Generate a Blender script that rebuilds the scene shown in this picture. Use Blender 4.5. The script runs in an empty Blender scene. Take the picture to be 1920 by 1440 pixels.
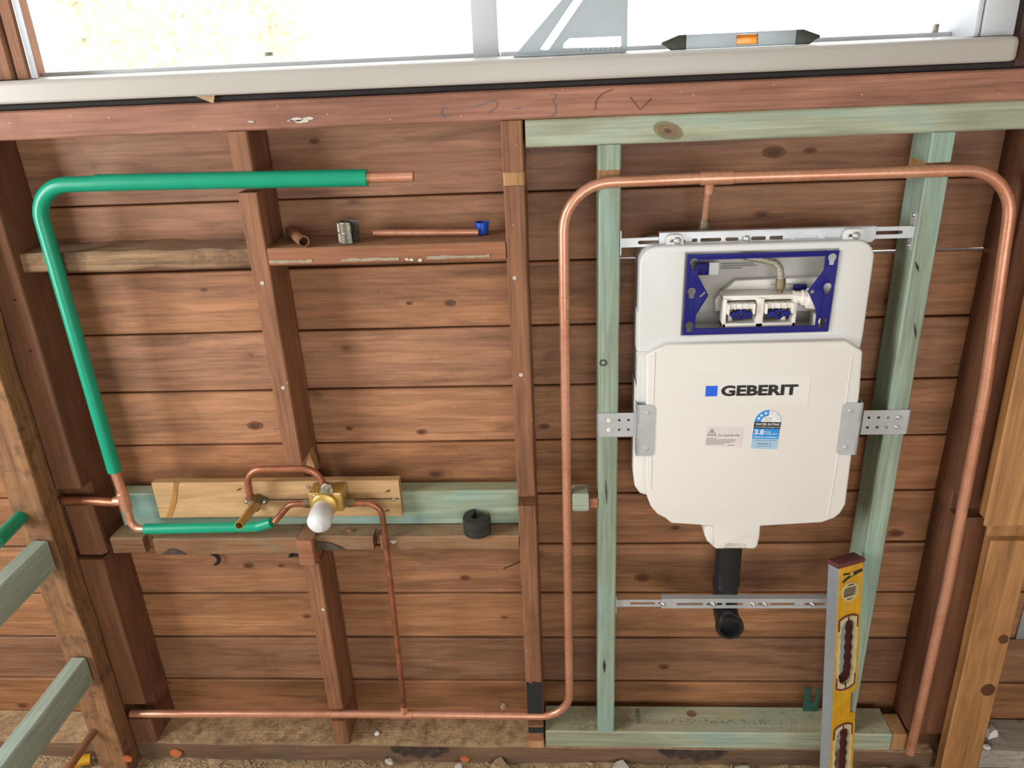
import bpy, bmesh, math, random
from mathutils import Vector, Matrix, noise

# ------------------------------------------------------------------ camera, world, lights, exposure
scn = bpy.context.scene
COL = scn.collection
PI = math.pi
cam_d = bpy.data.cameras.new('camera'); cam_d.sensor_width = 36.0; cam_d.lens = 36.0 * 1470 / 1920
cam_d.clip_start = 0.02
cam = bpy.data.objects.new('camera', cam_d); COL.objects.link(cam)
cam.matrix_world = Matrix.Translation((0, -1.27, 1.414)) @ Matrix([[0.99781, 0.018215, 0.06359], [0.051239, 0.395122, -0.917199], [-0.041833, 0.918448, 0.393323]]).to_4x4()
scn.camera = cam
wd = bpy.data.worlds.new('sky'); scn.world = wd; wd.use_nodes = True
bg = wd.node_tree.nodes['Background']; bg.inputs[0].default_value = (0.93, 0.97, 1.0, 1); bg.inputs[1].default_value = 3.4
def area(name, loc, target, sx, sy, power, col):
    l = bpy.data.lights.new(name, 'AREA'); l.shape = 'RECTANGLE'; l.size = sx; l.size_y = sy; l.energy = power; l.color = col
    o = bpy.data.objects.new(name, l); COL.objects.link(o); o.location = loc
    o.rotation_euler = (Vector(target) - Vector(loc)).to_track_quat('-Z', 'Y').to_euler()
    return o
area('assumed_side_lamp', (-2.06, -1.2, 1.3), (0.0, -1.2, 1.3), 0.9, 1.4, 54, (0.99, 1.0, 1.015))  # lamp assumed on the left to give the side light; no window opening built
area('rear_fill_lamp', (0.5, -3.2, 0.95), (0.5, 0, 0.95), 2.2, 1.4, 38, (0.99, 1.0, 1.02))  # fill lamp added behind the camera to brighten the wall fronts
vs = scn.view_settings; vs.view_transform = 'Standard'; vs.look = 'None'; vs.gamma = 1.0; vs.use_curve_mapping = False
vs.exposure = 0.04
try:
    scn.cycles.use_denoising = True
    scn.cycles.max_bounces = 4; scn.cycles.diffuse_bounces = 2; scn.cycles.glossy_bounces = 2; scn.cycles.adaptive_threshold = 0.03
except Exception: pass

# ------------------------------------------------------------------ helpers: materials
def C(h):
    h = h.lstrip('#'); v = [int(h[i:i+2], 16) / 255 for i in (0, 2, 4)]
    return tuple(x / 12.92 if x <= 0.04045 else ((x + 0.055) / 1.055) ** 2.4 for x in v) + (1,)
def mul(c, k): return tuple(min(1, a * b) for a, b in zip(c[:3], k)) + (1,)
def newmat(name):
    m = bpy.data.materials.new(name); m.use_nodes = True
    nt = m.node_tree; b = nt.nodes['Principled BSDF']
    return m, nt, b
def L(nt, a, b): nt.links.new(a, b)
def N(nt, t, **kw):
    n = nt.nodes.new(t)
    for k, v in kw.items(): setattr(n, k, v)
    return n
def mixc(nt, a, b, fac=None, mode='MIX', f=1.0):
    n = N(nt, 'ShaderNodeMix', data_type='RGBA', blend_type=mode)
    n.inputs[0].default_value = f
    if fac is not None: L(nt, fac, n.inputs[0])
    for s, v in ((6, a), (7, b)):
        if isinstance(v, tuple): n.inputs[s].default_value = v
        else: L(nt, v, n.inputs[s])
    return n.outputs[2]
def ramp(nt, src, stops):
    r = N(nt, 'ShaderNodeValToRGB'); e = r.color_ramp.elements
    while len(e) < len(stops): e.new(0.5)
    for el, (p, c) in zip(e, stops): el.position = p; el.color = c
    L(nt, src, r.inputs[0]); return r.outputs[0]
def noise_n(nt, vec, scale, detail=4, rough=0.55, dist=0.0):
    n = N(nt, 'ShaderNodeTexNoise'); n.inputs['Scale'].default_value = scale; n.inputs['Detail'].default_value = detail
    n.inputs['Roughness'].default_value = rough; n.inputs['Distortion'].default_value = dist
    L(nt, vec, n.inputs['Vector']); return n.outputs[0]
def coords(nt):
    tc = N(nt, 'ShaderNodeTexCoord'); oi = N(nt, 'ShaderNodeObjectInfo')
    sc = N(nt, 'ShaderNodeVectorMath', operation='SCALE'); sc.inputs[0].default_value = (13.7, 29.1, 21.3); L(nt, oi.outputs['Random'], sc.inputs['Scale'])
    ad = N(nt, 'ShaderNodeVectorMath', operation='ADD'); L(nt, tc.outputs['Object'], ad.inputs[0]); L(nt, sc.outputs[0], ad.inputs[1])
    return ad.outputs[0], oi
def mapv(nt, vec, s, rot=(0, 0, 0)):
    m = N(nt, 'ShaderNodeMapping'); m.inputs['Scale'].default_value = s; m.inputs['Rotation'].default_value = rot; L(nt, vec, m.inputs['Vector']); return m.outputs[0]
def ax(axis, a, c): return {'X': (a, c, c), 'Y': (c, a, c), 'Z': (c, c, a)}[axis]
BW = ((0, 0, 0, 1), (1, 1, 1, 1))
def wood(name, base, axis, contrast=0.42, across=16, fine=0.25, knot=0.0, rough=0.62, bump=0.25, stain=None, speck=0.0, saw=0.0, dirt=None, top=None, mid=0.3, blot=0.6):
    m, nt, b = newmat(name)
    v, oi = coords(nt); base = C(base)
    g = noise_n(nt, mapv(nt, v, ax(axis, 1.5, across)), 1.0, 4, 0.62, 1.4)
    col = ramp(nt, g, [(0.28, mul(base, (1 - contrast, 1 - contrast * 1.05, 1 - contrast * 1.1))), (0.5, base), (0.72, mul(base, (1 + contrast * .55, 1 + contrast * .5, 1 + contrast * .45)))])
    f = noise_n(nt, mapv(nt, v, ax(axis, 5, 190)), 1.0, 2, 0.6)
    col = mixc(nt, col, ramp(nt, f, [(0.3, (.55, .5, .45, 1)), (0.65, (1, 1, 1, 1))]), mode='MULTIPLY', f=fine)
    md = noise_n(nt, mapv(nt, v, ax(axis, 7, 62)), 1.0, 2, 0.6, 1.2)
    col = mixc(nt, col, ramp(nt, md, [(0.36, (.5, .46, .42, 1)), (0.6, (1, 1, 1, 1))]), mode='MULTIPLY', f=mid)
    bl = noise_n(nt, mapv(nt, v, ax(axis, 3.0, 9.0)), 1.0, 2, 0.6, 0.5)
    col = mixc(nt, col, ramp(nt, bl, [(0.34, (.62, .58, .55, 1)), (0.58, (1.0, 1.0, 1.0, 1))]), mode='MULTIPLY', f=blot)
    if stain:
        s = noise_n(nt, mapv(nt, v, ax(axis, 3, 9)), stain[1], 4, 0.6, 0.6)
        col = mixc(nt, col, C(stain[0]), ramp(nt, s, [(stain[2], BW[0]), (stain[2] + .2, (stain[3],) * 3 + (1,))]))
    if knot:
        vo = N(nt, 'ShaderNodeTexVoronoi'); vo.inputs['Scale'].default_value = 1.0
        L(nt, mapv(nt, v, ax(axis, 5.0, 12)), vo.inputs['Vector'])
        wn = noise_n(nt, v, 60, 2)
        ma = N(nt, 'ShaderNodeMath', operation='MULTIPLY_ADD'); L(nt, wn, ma.inputs[0]); ma.inputs[1].default_value = 0.12; L(nt, vo.outputs['Distance'], ma.inputs[2])
        col = mixc(nt, col, mul(base, (.22, .17, .14)), ramp(nt, ma.outputs[0], [(0.09, (knot,) * 3 + (1,)), (0.14, (knot * .35,) * 3 + (1,)), (0.24, BW[0])]))
    if dirt:
        d = noise_n(nt, v, dirt[1], 4, 0.7)
        col = mixc(nt, col, C(dirt[0]), ramp(nt, d, [(dirt[2], BW[0]), (dirt[2] + .15, (dirt[3],) * 3 + (1,))]))
    if top:
        ge = N(nt, 'ShaderNodeNewGeometry'); sx = N(nt, 'ShaderNodeSeparateXYZ'); L(nt, ge.outputs['Normal'], sx.inputs[0])
        tn = noise_n(nt, v, 38, 4, 0.7); tm = N(nt, 'ShaderNodeMath', operation='MULTIPLY'); L(nt, ramp(nt, sx.outputs[2], [(0.6, BW[0]), (0.85, BW[1])]), tm.inputs[0]); L(nt, ramp(nt, tn, [(0.35, (top[1] * .3,) * 3 + (1,)), (0.6, (top[1],) * 3 + (1,))]), tm.inputs[1])
        col = mixc(nt, col, C(top[0]), tm.outputs[0])
    if speck:
        sp = N(nt, 'ShaderNodeTexVoronoi'); sp.inputs['Scale'].default_value = 48; L(nt, v, sp.inputs['Vector'])
        col = mixc(nt, col, C('#d8cfc4'), ramp(nt, sp.outputs['Distance'], [(0.05, (speck,) * 3 + (1,)), (0.075, BW[0])]))
    col = mixc(nt, col, oi.outputs['Color'], mode='MULTIPLY', f=1.0)
    L(nt, col, b.inputs['Base Color']); b.inputs['Roughness'].default_value = rough
    bp = N(nt, 'ShaderNodeBump'); bp.inputs['Strength'].default_value = bump; bp.inputs['Distance'].default_value = 0.0015
    h = f
    if saw:
        sw = noise_n(nt, mapv(nt, mapv(nt, v, (1, 1, 1), (0, 0.6, 0)), (210, 20, 5)), 1.0, 1, 0.5)
        ad = N(nt, 'ShaderNodeMath', operation='MULTIPLY_ADD'); L(nt, sw, ad.inputs[0]); ad.inputs[1].default_value = saw; L(nt, f, ad.inputs[2]); h = ad.outputs[0]
    L(nt, h, bp.inputs['Height']); L(nt, bp.outputs[0], b.inputs['Normal'])
    return m
def plain(name, c, rough=0.5, metal=0.0, var=0.0, vscale=20, spec=0.5, bump=0.0, trans=0.0):
    m, nt, b = newmat(name); c = C(c)
    v, oi = coords(nt)
    if var:
        n = noise_n(nt, v, vscale, 5, 0.6)
        L(nt, ramp(nt, n, [(0.3, mul(c, (1 - var,) * 3)), (0.7, mul(c, (1 + var * .5,) * 3))]), b.inputs['Base Color'])
    else: b.inputs['Base Color'].default_value = c
    b.inputs['Roughness'].default_value = rough; b.inputs['Metallic'].default_value = metal
    b.inputs['Specular IOR Level'].default_value = spec
    if trans: b.inputs['Transmission Weight'].default_value = trans
    if bump:
        bp = N(nt, 'ShaderNodeBump'); bp.inputs['Strength'].default_value = bump; bp.inputs['Distance'].default_value = 0.002
        L(nt, noise_n(nt, v, vscale * 2, 4), bp.inputs['Height']); L(nt, bp.outputs[0], b.inputs['Normal'])
    return m
def copper(name, c, tarnish, amt, rough=0.32):
    m, nt, b = newmat(name); v, oi = coords(nt)
    n = noise_n(nt, mapv(nt, v, (9, 9, 9)), 1.0, 5, 0.65, 0.8)
    col = mixc(nt, C(c), C(tarnish), ramp(nt, n, [(0.42, BW[0]), (0.68, (amt,) * 3 + (1,))]))
    f = noise_n(nt, v, 170, 3)
    col = mixc(nt, col, ramp(nt, f, [(0.3, (.75, .7, .68, 1)), (0.6, (1, 1, 1, 1))]), mode='MULTIPLY', f=0.5)
    L(nt, col, b.inputs['Base Color']); b.inputs['Metallic'].default_value = 0.55; b.inputs['Roughness'].default_value = rough
    return m
M = {}
M['board'] = wood('weatherboard_wood', '#bb8a64', 'X', 0.5, 13, 0.55, knot=0.85, rough=0.6, bump=0.3, saw=0.5, mid=0.42, blot=0.45, speck=0.35, dirt=('#6b4a36', 9, .6, .4))
M['red_x'] = wood('red_hardwood_beam', '#b27e67', 'X', 0.32, 26, 0.6, rough=0.7, speck=0.45, bump=0.4, dirt=('#6d4436', 6, .58, .4))
M['red_z'] = wood('red_hardwood_stud', '#a06f4e', 'Z', 0.42, 24, 0.7, rough=0.7, speck=0.45, bump=0.45, dirt=('#6a3f2b', 5, .55, .5))
M['dark_z'] = wood('dark_hardwood_stud', '#7f5439', 'Z', 0.4, 16, 0.4, rough=0.7, bump=0.35, speck=0.25)
M['cedar_x'] = wood('orange_hardwood_nogging', '#aa7150', 'X', 0.3, 24, 0.5, rough=0.7, bump=0.4, dirt=('#8d7358', 10, .62, .5), top=('#a58a6c', .7))
M['rough_x'] = wood('rough_sawn_grey_timber', '#a48463', 'X', 0.5, 20, 0.6, rough=0.85, bump=0.9, dirt=('#5e4431', 14, .54, .7), speck=0.3, top=('#a08c74', .6))
M['nog_x'] = wood('dusty_old_nogging', '#9c7350', 'X', 0.35, 14, 0.5, rough=0.85, bump=0.7, dirt=('#8b7d68', 8, .5, .6), top=('#a08a6c', .85))
M['post_z'] = wood('rough_old_post', '#a1754d', 'Z', 0.45, 18, 0.5, rough=0.8, bump=1.0, dirt=('#5a3f2b', 30, .52, .75), speck=0.3)
M['pine_z'] = wood('golden_pine', '#c08c56', 'Z', 0.38, 30, 0.4, knot=0.85, rough=0.55, bump=0.25)
M['pale_pine_x'] = wood('pale_pine_board', '#d2ab79', 'X', 0.25, 18, 0.3, knot=0.5, rough=0.55, bump=0.2)
M['fresh_z'] = wood('fresh_cut_wood', '#c99a68', 'Z', 0.25, 30, 0.4, rough=0.75, bump=0.4)
GST = ('#84aaa6', 1.0, 0.5, 0.7)
M['green_x'] = wood('treated_pine_x', '#b9c1a5', 'X', 0.2, 22, 0.55, knot=0.35, rough=0.6, bump=0.25, stain=GST, top=('#c2b68e', .5))
M['green_z'] = wood('treated_pine_z', '#a5b9a4', 'Z', 0.22, 26, 0.6, knot=0.3, rough=0.6, bump=0.25, stain=GST)
M['green_y'] = wood('treated_pine_y', '#b4c4b6', 'Y', 0.18, 20, 0.4, knot=0.3, rough=0.6, bump=0.25, stain=GST)
M['plate_x'] = wood('dusty_brown_plate', '#83664d', 'X', 0.3, 14, 0.5, rough=0.9, bump=0.8, dirt=('#6a5240', 7, .5, .6), speck=0.4, top=('#c9aa80', 1.0))
M['dust'] = plain('sawdust', '#a68658', 0.95, var=0.45, vscale=90, bump=1.0)
M['greywhite'] = wood('flaking_white_paint_timber', '#b9b4a8', 'X', 0.3, 12, 0.4, rough=0.8, bump=0.7, dirt=('#4d4238', 22, .52, .8))
M['rubble'] = plain('earth_and_sawdust', '#bb9f7a', 0.95, var=0.5, vscale=40, bump=1.0)
M['chip'] = plain('wood_chip', '#c8ab86', 0.9, var=0.4, vscale=40)
M['whitechip'] = plain('white_plaster_chip', '#cfc8bc', 0.8, var=0.15)
M['sillwhite'] = plain('white_gloss_paint', '#bdb9b0', 0.35, var=0.05, vscale=6)
M['framewhite'] = plain('white_window_paint', '#c9ccd0', 0.45, var=0.05, vscale=8)
M['black'] = plain('black_rubber', '#232427', 0.3, var=0.2)
M['blackgap'] = plain('dark_gap_strip', '#2b2523', 0.8, var=0.3)
M['paintblack'] = plain('black_paint', '#23292b', 0.6, var=0.25, vscale=60)
M['sleeve'] = plain('green_pipe_insulation', '#0b9c78', 0.32, var=0.1, vscale=14)
M['copper'] = copper('bright_copper', '#e6aa8c', '#c07c5c', 0.6)
M['copperdark'] = copper('heat_tarnished_copper', '#bd7a58', '#5a4238', 0.9, 0.38)
M['copperdull'] = copper('dull_old_copper', '#b5805f', '#8a6a50', 0.8, 0.55)
M['brass'] = copper('brass', '#d4b264', '#8f7a45', 0.6, 0.35)
M['brassdark'] = copper('oxidised_brass', '#8f8160', '#4b4436', 0.9, 0.5)
M['zinc'] = plain('galvanised_steel', '#c6cacc', 0.36, metal=0.35, var=0.12, vscale=30)
M['screw'] = plain('zinc_screw', '#d8d9da', 0.25, metal=0.95)
M['alu'] = plain('aluminium', '#b9c4cc', 0.4, metal=0.6, var=0.08)
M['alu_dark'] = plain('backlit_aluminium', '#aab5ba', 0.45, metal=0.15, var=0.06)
M['tank'] = plain('translucent_white_plastic', '#dfdedb', 0.35, var=0.03, vscale=5)
M['foam'] = plain('white_foam_panel', '#e8e5dd', 0.55, var=0.03, vscale=7)
M['white'] = plain('white_abs_plastic', '#efeae0', 0.35)
M['inner'] = plain('grey_inner_plastic', '#c4bfb8', 0.5, var=0.04)
M['blue'] = plain('dark_blue_plastic', '#181a74', 0.5, var=0.08, spec=0.25)
M['bluecap'] = plain('blue_plastic_cap', '#1f4fc0', 0.35)
M['logo'] = plain('print_blue', '#1a63e6', 0.4)
M['ink'] = plain('print_black', '#1d1d1f', 0.5)
M['greyink'] = plain('print_grey', '#8d8985', 0.6)
M['sticker'] = plain('clear_sticker', '#ebe9e2', 0.3)
M['stickerpink'] = plain('paper_sticker', '#e3dad6', 0.5)
M['rate'] = plain('print_rating_blue', '#2b94e3', 0.4)
M['ratelight'] = plain('print_light_blue', '#a6cfe9', 0.4)
M['ratewhite'] = plain('print_white', '#f2f2f0', 0.4)
M['frost'] = plain('frosted_white_cap', '#e4e4e4', 0.4, spec=0.4)
M['hose'] = plain('braided_steel_hose', '#b9b3a4', 0.4, metal=0.7, var=0.35, vscale=220, bump=0.8)
M['yellow'] = plain('yellow_level_paint', '#dda61a', 0.4, var=0.22, vscale=55)
M['maroon'] = plain('maroon_rubber', '#683234', 0.55, var=0.2)
M['cream'] = plain('cream_plastic', '#d5c69a', 0.5, var=0.2, vscale=50)
M['vial'] = plain('smoky_vial', '#776b58', 0.2)
M['steel'] = plain('worn_tool_steel', '#8d877a', 0.4, metal=0.75, var=0.4, vscale=80)
M['darksteel'] = plain('dark_tool_steel', '#45463f', 0.5, metal=0.5, var=0.3, vscale=80)
M['greenmetal'] = plain('green_painted_metal', '#2f5a50', 0.45, var=0.1)
M['orange'] = plain('orange_vial', '#ff9a30', 0.2, trans=0.55)
M['orangepaint'] = plain('orange_spray_paint', '#c7703f', 0.7, var=0.2, vscale=60)
M['chalk'] = plain('blue_chalk', '#6d7480', 0.9)
M['pencil'] = plain('pencil_line', '#3a2c2a', 0.9)
M['plasticbag'] = plain('wrinkled_clear_film', '#e2dac6', 0.2, spec=0.7, trans=0.75)
M['plaster'] = plain('off_white_lining', '#b9b2a6', 0.9, var=0.05)
M['leaf'] = plain('pale_foliage', '#d6cfb0', 0.8, var=0.2, vscale=3)
M['bark'] = plain('pale_bark', '#dccbb0', 0.9, var=0.2)
M['yard'] = plain('pale_yard', '#f2f1ec', 0.9, var=0.08, vscale=1)
M['yellowcap'] = plain('yellow_plastic', '#d9a51e', 0.4, var=0.15)
m, nt, b = newmat('window_glass')
tr = N(nt, 'ShaderNodeBsdfTransparent'); gl = N(nt, 'ShaderNodeBsdfGlossy'); gl.inputs['Roughness'].default_value = 0.02
mx = N(nt, 'ShaderNodeMixShader'); mx.inputs[0].default_value = 0.05
L(nt, tr.outputs[0], mx.inputs[1]); L(nt, gl.outputs[0], mx.inputs[2]); L(nt, mx.outputs[0], nt.nodes['Material Output'].inputs[0])
M['glass'] = m

# ------------------------------------------------------------------ helpers: objects
W = {}
def tag(o, label=None, cat=None, group=None, kind=None):
    if label: o['label'] = label
    if cat: o['category'] = cat
    if group: o['group'] = group
    if kind: o['kind'] = kind
    return o
def thing(name, label, cat, loc, group=None, kind=None):
    o = bpy.data.objects.new(name, None); o.empty_display_size = 0.05; COL.objects.link(o); o.location = loc; W[o.name] = Vector(loc)
    return tag(o, label, cat, group, kind)
def put(name, bm, mat, parent=None, angle=35, color=None):
    bmesh.ops.recalc_face_normals(bm, faces=bm.faces)
    co = [v.co for v in bm.verts]
    lo = Vector((min(c[i] for c in co) for i in range(3))); hi = Vector((max(c[i] for c in co) for i in range(3)))
    c = (lo + hi) / 2
    bmesh.ops.translate(bm, verts=bm.verts, vec=-c)
    me = bpy.data.meshes.new(name); bm.to_mesh(me); bm.free()
    me.polygons.foreach_set('use_smooth', [True] * len(me.polygons)); me.set_sharp_from_angle(angle=math.radians(angle))
    me.materials.append(M[mat])
    o = bpy.data.objects.new(name, me); COL.objects.link(o)
    if parent is not None: o.parent = parent; o.location = c - W[parent.name]
    else: o.location = c
    W[o.name] = c
    if color: o.color = color
    return o
def B(): return bmesh.new()
def box(bm, x0, x1, y0, y1, z0, z1, bev=0.0):
    vs_ = [bm.verts.new((x, y, z)) for x in (x0, x1) for y in (y0, y1) for z in (z0, z1)]
    fs = [bm.faces.new([vs_[i] for i in q]) for q in ((0, 1, 3, 2), (4, 6, 7, 5), (0, 4, 5, 1), (2, 3, 7, 6), (0, 2, 6, 4), (1, 5, 7, 3))]
    if bev:
        es = list({e for f in fs for e in f.edges})
        r = bmesh.ops.bevel(bm, geom=es, offset=bev, segments=2, profile=0.5, affect='EDGES')
        return [v for v in set(v for f in r['faces'] for v in f.verts) | {v for v in vs_ if v.is_valid}]
    return vs_
def timber(bm, axis, a0, a1, u0, u1, v0, v1, n=10, amp=0.0008, ch=0.0025, seed=0, freq=9.0):
    """sawn length along axis: chamfered section swept in n slices, each vertex a little off true"""
    um, vm = (u0 + u1) / 2, (v0 + v1) / 2
    ring = [(u0 + ch, v0), (um, v0), (u1 - ch, v0), (u1, v0 + ch), (u1, vm), (u1, v1 - ch), (u1 - ch, v1), (um, v1), (u0 + ch, v1), (u0, v1 - ch), (u0, vm), (u0, v0 + ch)]
    sl = []
    for i in range(n + 1):
        a = a0 + (a1 - a0) * i / n; row = []
        for u, v in ring:
            p = {'X': (a, u, v), 'Y': (u, a, v), 'Z': (u, v, a)}[axis]
            q = Vector(p) * freq + Vector((seed * 3.7, seed * 1.3, seed * 7.1))
            d = noise.noise_vector(q) * amp
            if i in (0, n): d = d * 0.3
            row.append(bm.verts.new(Vector(p) + d))
        sl.append(row)
    k = len(ring)
    for i in range(n):
        for j in range(k): bm.faces.new((sl[i][j], sl[i][(j + 1) % k], sl[i + 1][(j + 1) % k], sl[i + 1][j]))
    bm.faces.new(sl[0]); bm.faces.new(list(reversed(sl[n])))
def fillet(pts, rad, n=8):
    pts = [Vector(p) for p in pts]; out = [pts[0]]
    for i in range(1, len(pts) - 1):
        a, p, c = pts[i - 1], pts[i], pts[i + 1]
        r = rad[i] if isinstance(rad, dict) and i in rad else (rad if not isinstance(rad, dict) else 0)
        d1 = (a - p); d2 = (c - p); l1, l2 = d1.length, d2.length; d1.normalize(); d2.normalize()
        ang = d1.angle(d2)
        if r <= 0 or ang > PI - 0.02: out.append(p); continue
        t = min(r / math.tan(ang / 2), l1 * .49, l2 * .49); r2 = t * math.tan(ang / 2)
        bis = (d1 + d2).normalized(); cen = p + bis * (r2 / math.sin(ang / 2))
        s, e = p + d1 * t, p + d2 * t
        v0, v1 = s - cen, e - cen; tot = v0.angle(v1); axn = v0.cross(v1).normalized()
        for k in range(n + 1): out.append(cen + Matrix.Rotation(tot * k / n, 3, axn) @ v0)
    out.append(pts[-1]); return out
def tube(bm, pts, r, fil=0.0, n=18, bore=0.0, steps=8):
    """pipe swept along a filleted path; bore > 0 leaves its ends open that deep"""
    path = fillet(pts, fil, steps) if fil else [Vector(p) for p in pts]
    rs = r if isinstance(r, list) else [r] * len(path)
    T = []
    for i in range(len(path)):
        a = path[max(0, i - 1)]; c = path[min(len(path) - 1, i + 1)]; T.append((c - a).normalized())
    up = Vector((0, 0, 1)) if abs(T[0].z) < 0.9 else Vector((0, 1, 0))
    x = T[0].cross(up).normalized(); rows = []
    for i, p in enumerate(path):
        x = (x - T[i] * x.dot(T[i])).normalized(); y = T[i].cross(x)
        rows.append([bm.verts.new(p + (x * math.cos(2 * PI * k / n) + y * math.sin(2 * PI * k / n)) * rs[i]) for k in range(n)])
    for i in range(len(rows) - 1):
        for k in range(n): bm.faces.new((rows[i][k], rows[i][(k + 1) % n], rows[i + 1][(k + 1) % n], rows[i + 1][k]))
    for row, p, t in ((rows[0], path[0], T[0]), (rows[-1], path[-1], -T[-1])):
        if bore:
            inn = [bm.verts.new(p + (v.co - p) * 0.84) for v in row]; deep = [bm.verts.new(v.co + t * bore) for v in inn]
            for k in range(n):
                bm.faces.new((row[k], row[(k + 1) % n], inn[(k + 1) % n], inn[k])); bm.faces.new((inn[k], inn[(k + 1) % n], deep[(k + 1) % n], deep[k]))
            bm.faces.new(deep)
        else: bm.faces.new(row)
def lathe(bm, prof, o, d, n=20):
    o = Vector(o); d = Vector(d).normalized(); x = d.orthogonal().normalized(); y = d.cross(x); rows = []
    for r, h in prof:
        rows.append([bm.verts.new(o + d * h + (x * math.cos(2 * PI * k / n) + y * math.sin(2 * PI * k / n)) * max(r, 1e-5)) for k in range(n)])
    for i in range(len(rows) - 1):
        for k in range(n): bm.faces.new((rows[i][k], rows[i][(k + 1) % n], rows[i + 1][(k + 1) % n], rows[i + 1][k]))
    bm.faces.new(rows[0]); bm.faces.new(rows[-1])
def poly(bm, outer, holes=(), y0=0.0, y1=0.01, bev=0.0, fn=None, res=2):
    """flat outline (x, z) with holes, y0..y1 thick; fn maps (x, depth, z) elsewhere"""
    cu = bpy.data.curves.new('outline', 'CURVE'); cu.dimensions = '2D'; cu.fill_mode = 'BOTH'
    cu.extrude = max(0.00005, abs(y1 - y0) / 2 - bev); cu.bevel_depth = bev; cu.bevel_resolution = res; cu.offset = -bev
    for loop in [outer] + list(holes):
        s = cu.splines.new('POLY'); s.points.add(len(loop) - 1); s.use_cyclic_u = True
        for p, q in zip(s.points, loop): p.co = (q[0], q[1], 0, 1)
    ob = bpy.data.objects.new('outline', cu); me = bpy.data.meshes.new_from_object(ob)
    t = bmesh.new(); t.from_mesh(me); ym = (y0 + y1) / 2
    for v in t.verts:
        c = (v.co.x, ym + v.co.z, v.co.y); v.co = Vector(fn(*c)) if fn else Vector(c)
    bmesh.ops.remove_doubles(t, verts=t.verts, dist=0.00001)
    t.to_mesh(me); t.free(); bm.from_mesh(me)
    bpy.data.objects.remove(ob); bpy.data.curves.remove(cu); bpy.data.meshes.remove(me)
def text(bm, body, x0, x1, z0, z1, y, thick=0.0003, bold=0.0, fn=None):
    cu = bpy.data.curves.new('txt', 'FONT'); cu.body = body; cu.size = 1.0; cu.extrude = 0.01; cu.offset = bold; cu.resolution_u = 3
    ob = bpy.data.objects.new('txt', cu); me = bpy.data.meshes.new_from_object(ob)
    new = me.vertices
    xa, xb = min(v.co.x for v in new), max(v.co.x for v in new); ya, yb = min(v.co.y for v in new), max(v.co.y for v in new)
    for v in new:
        c = (x0 + (v.co.x - xa) / (xb - xa) * (x1 - x0), y - (v.co.z + 0.01) / 0.02 * thick, z0 + (v.co.y - ya) / (yb - ya) * (z1 - z0))
        v.co = Vector(fn(*c)) if fn else Vector(c)
    bm.from_mesh(me)
    bpy.data.objects.remove(ob); bpy.data.curves.remove(cu); bpy.data.meshes.remove(me)
def arc(cx, cz, r, a0, a1, n=8, rz=None):
    return [(cx + r * math.cos(math.radians(a0 + (a1 - a0) * i / n)), cz + (rz or r) * math.sin(math.radians(a0 + (a1 - a0) * i / n))) for i in range(n + 1)]
def rrect(x0, x1, z0, z1, r, n=6):
    return arc(x1 - r, z1 - r, r, 0, 90, n) + arc(x0 + r, z1 - r, r, 90, 180, n) + arc(x0 + r, z0 + r, r, 180, 270, n) + arc(x1 - r, z0 + r, r, 270, 360, n)
def circ(cx, cz, r, n=14): return arc(cx, cz, r, 0, 360 - 360 / n, n - 1)
def screw(parent, x, y, z, r=0.0045, name='screw', mat='screw', d=(0, -1, 0), h=0.6):
    bm = B(); lathe(bm, [(r, 0), (r, r * .15), (r * .85, r * .4 * h / .6), (r * .5, r * h), (r * .42, r * h), (r * .2, r * h * .45), (0, r * h * .4)], (x, y, z), d, 12)
    return put(name, bm, mat, parent)
rnd = random.Random(7)

# ------------------------------------------------------------------ room shell
def shell(name, x0, x1, y0, y1, z0, z1, mat):
    bm = B(); box(bm, x0, x1, y0, y1, z0, z1); return tag(put(name, bm, mat), kind='structure')
FZ = -0.048
bm = B()
nx, ny = 150, 60
grid = []
for j in range(ny + 1):
    y = 0.6 - 2.0 * j / ny if j else 0.6
    row = []
    for i in range(nx + 1):
        x = -2.2 + 4.2 * i / nx
        z = FZ + 0.012 * noise.noise(Vector((x * 7, y * 7, 0))) + 0.006 * noise.noise(Vector((x * 31, y * 31, 4))) - 0.004
        row.append(bm.verts.new((x, y, z)))
    grid.append(row)
for j in range(ny):
    for i in range(nx): bm.faces.new((grid[j][i], grid[j][i + 1], grid[j + 1][i + 1], grid[j + 1][i]))
tag(put('floor', bm, 'rubble', angle=60), kind='structure')
shell('subfloor', -2.2, 2.2, -3.3, -1.38, -0.12, -0.05, 'rubble')['kind'] = 'structure'
bpy.data.objects['subfloor'].name = 'rear_subfloor'  # unseen part of the subfloor behind the camera
shell('ceiling', -2.2, 2.2, -3.3, 0.13, 2.45, 2.5, 'plaster')
shell('wall_rear', -2.2, 2.2, -3.30, -3.25, -0.05, 2.45, 'plaster')
shell('wall_left', -2.2, -2.15, -3.25, 0.1, -0.05, 2.45, 'plaster')
shell('wall_right', 2.15, 2.2, -3.25, 0.1, -0.05, 2.45, 'plaster')
def frame(name, pieces):
    t = thing(name, None, None, pieces[0][:1] + pieces[0][2:3] + (0.5,), kind='structure')
    for p in pieces:
        bm = B(); box(bm, *p, 0.003); put('frame_member', bm, 'sillwhite', t)
frame('side_lamp_frame', [(-2.15, -2.07, -1.75, -1.66, 0.5, 2.1), (-2.15, -2.07, -0.74, -0.65, 0.5, 2.1), (-2.15, -2.07, -1.66, -0.74, 0.5, 0.59), (-2.15, -2.07, -1.66, -0.74, 2.01, 2.1)])  # frame added around the side lamp; the wall behind is closed
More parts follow.
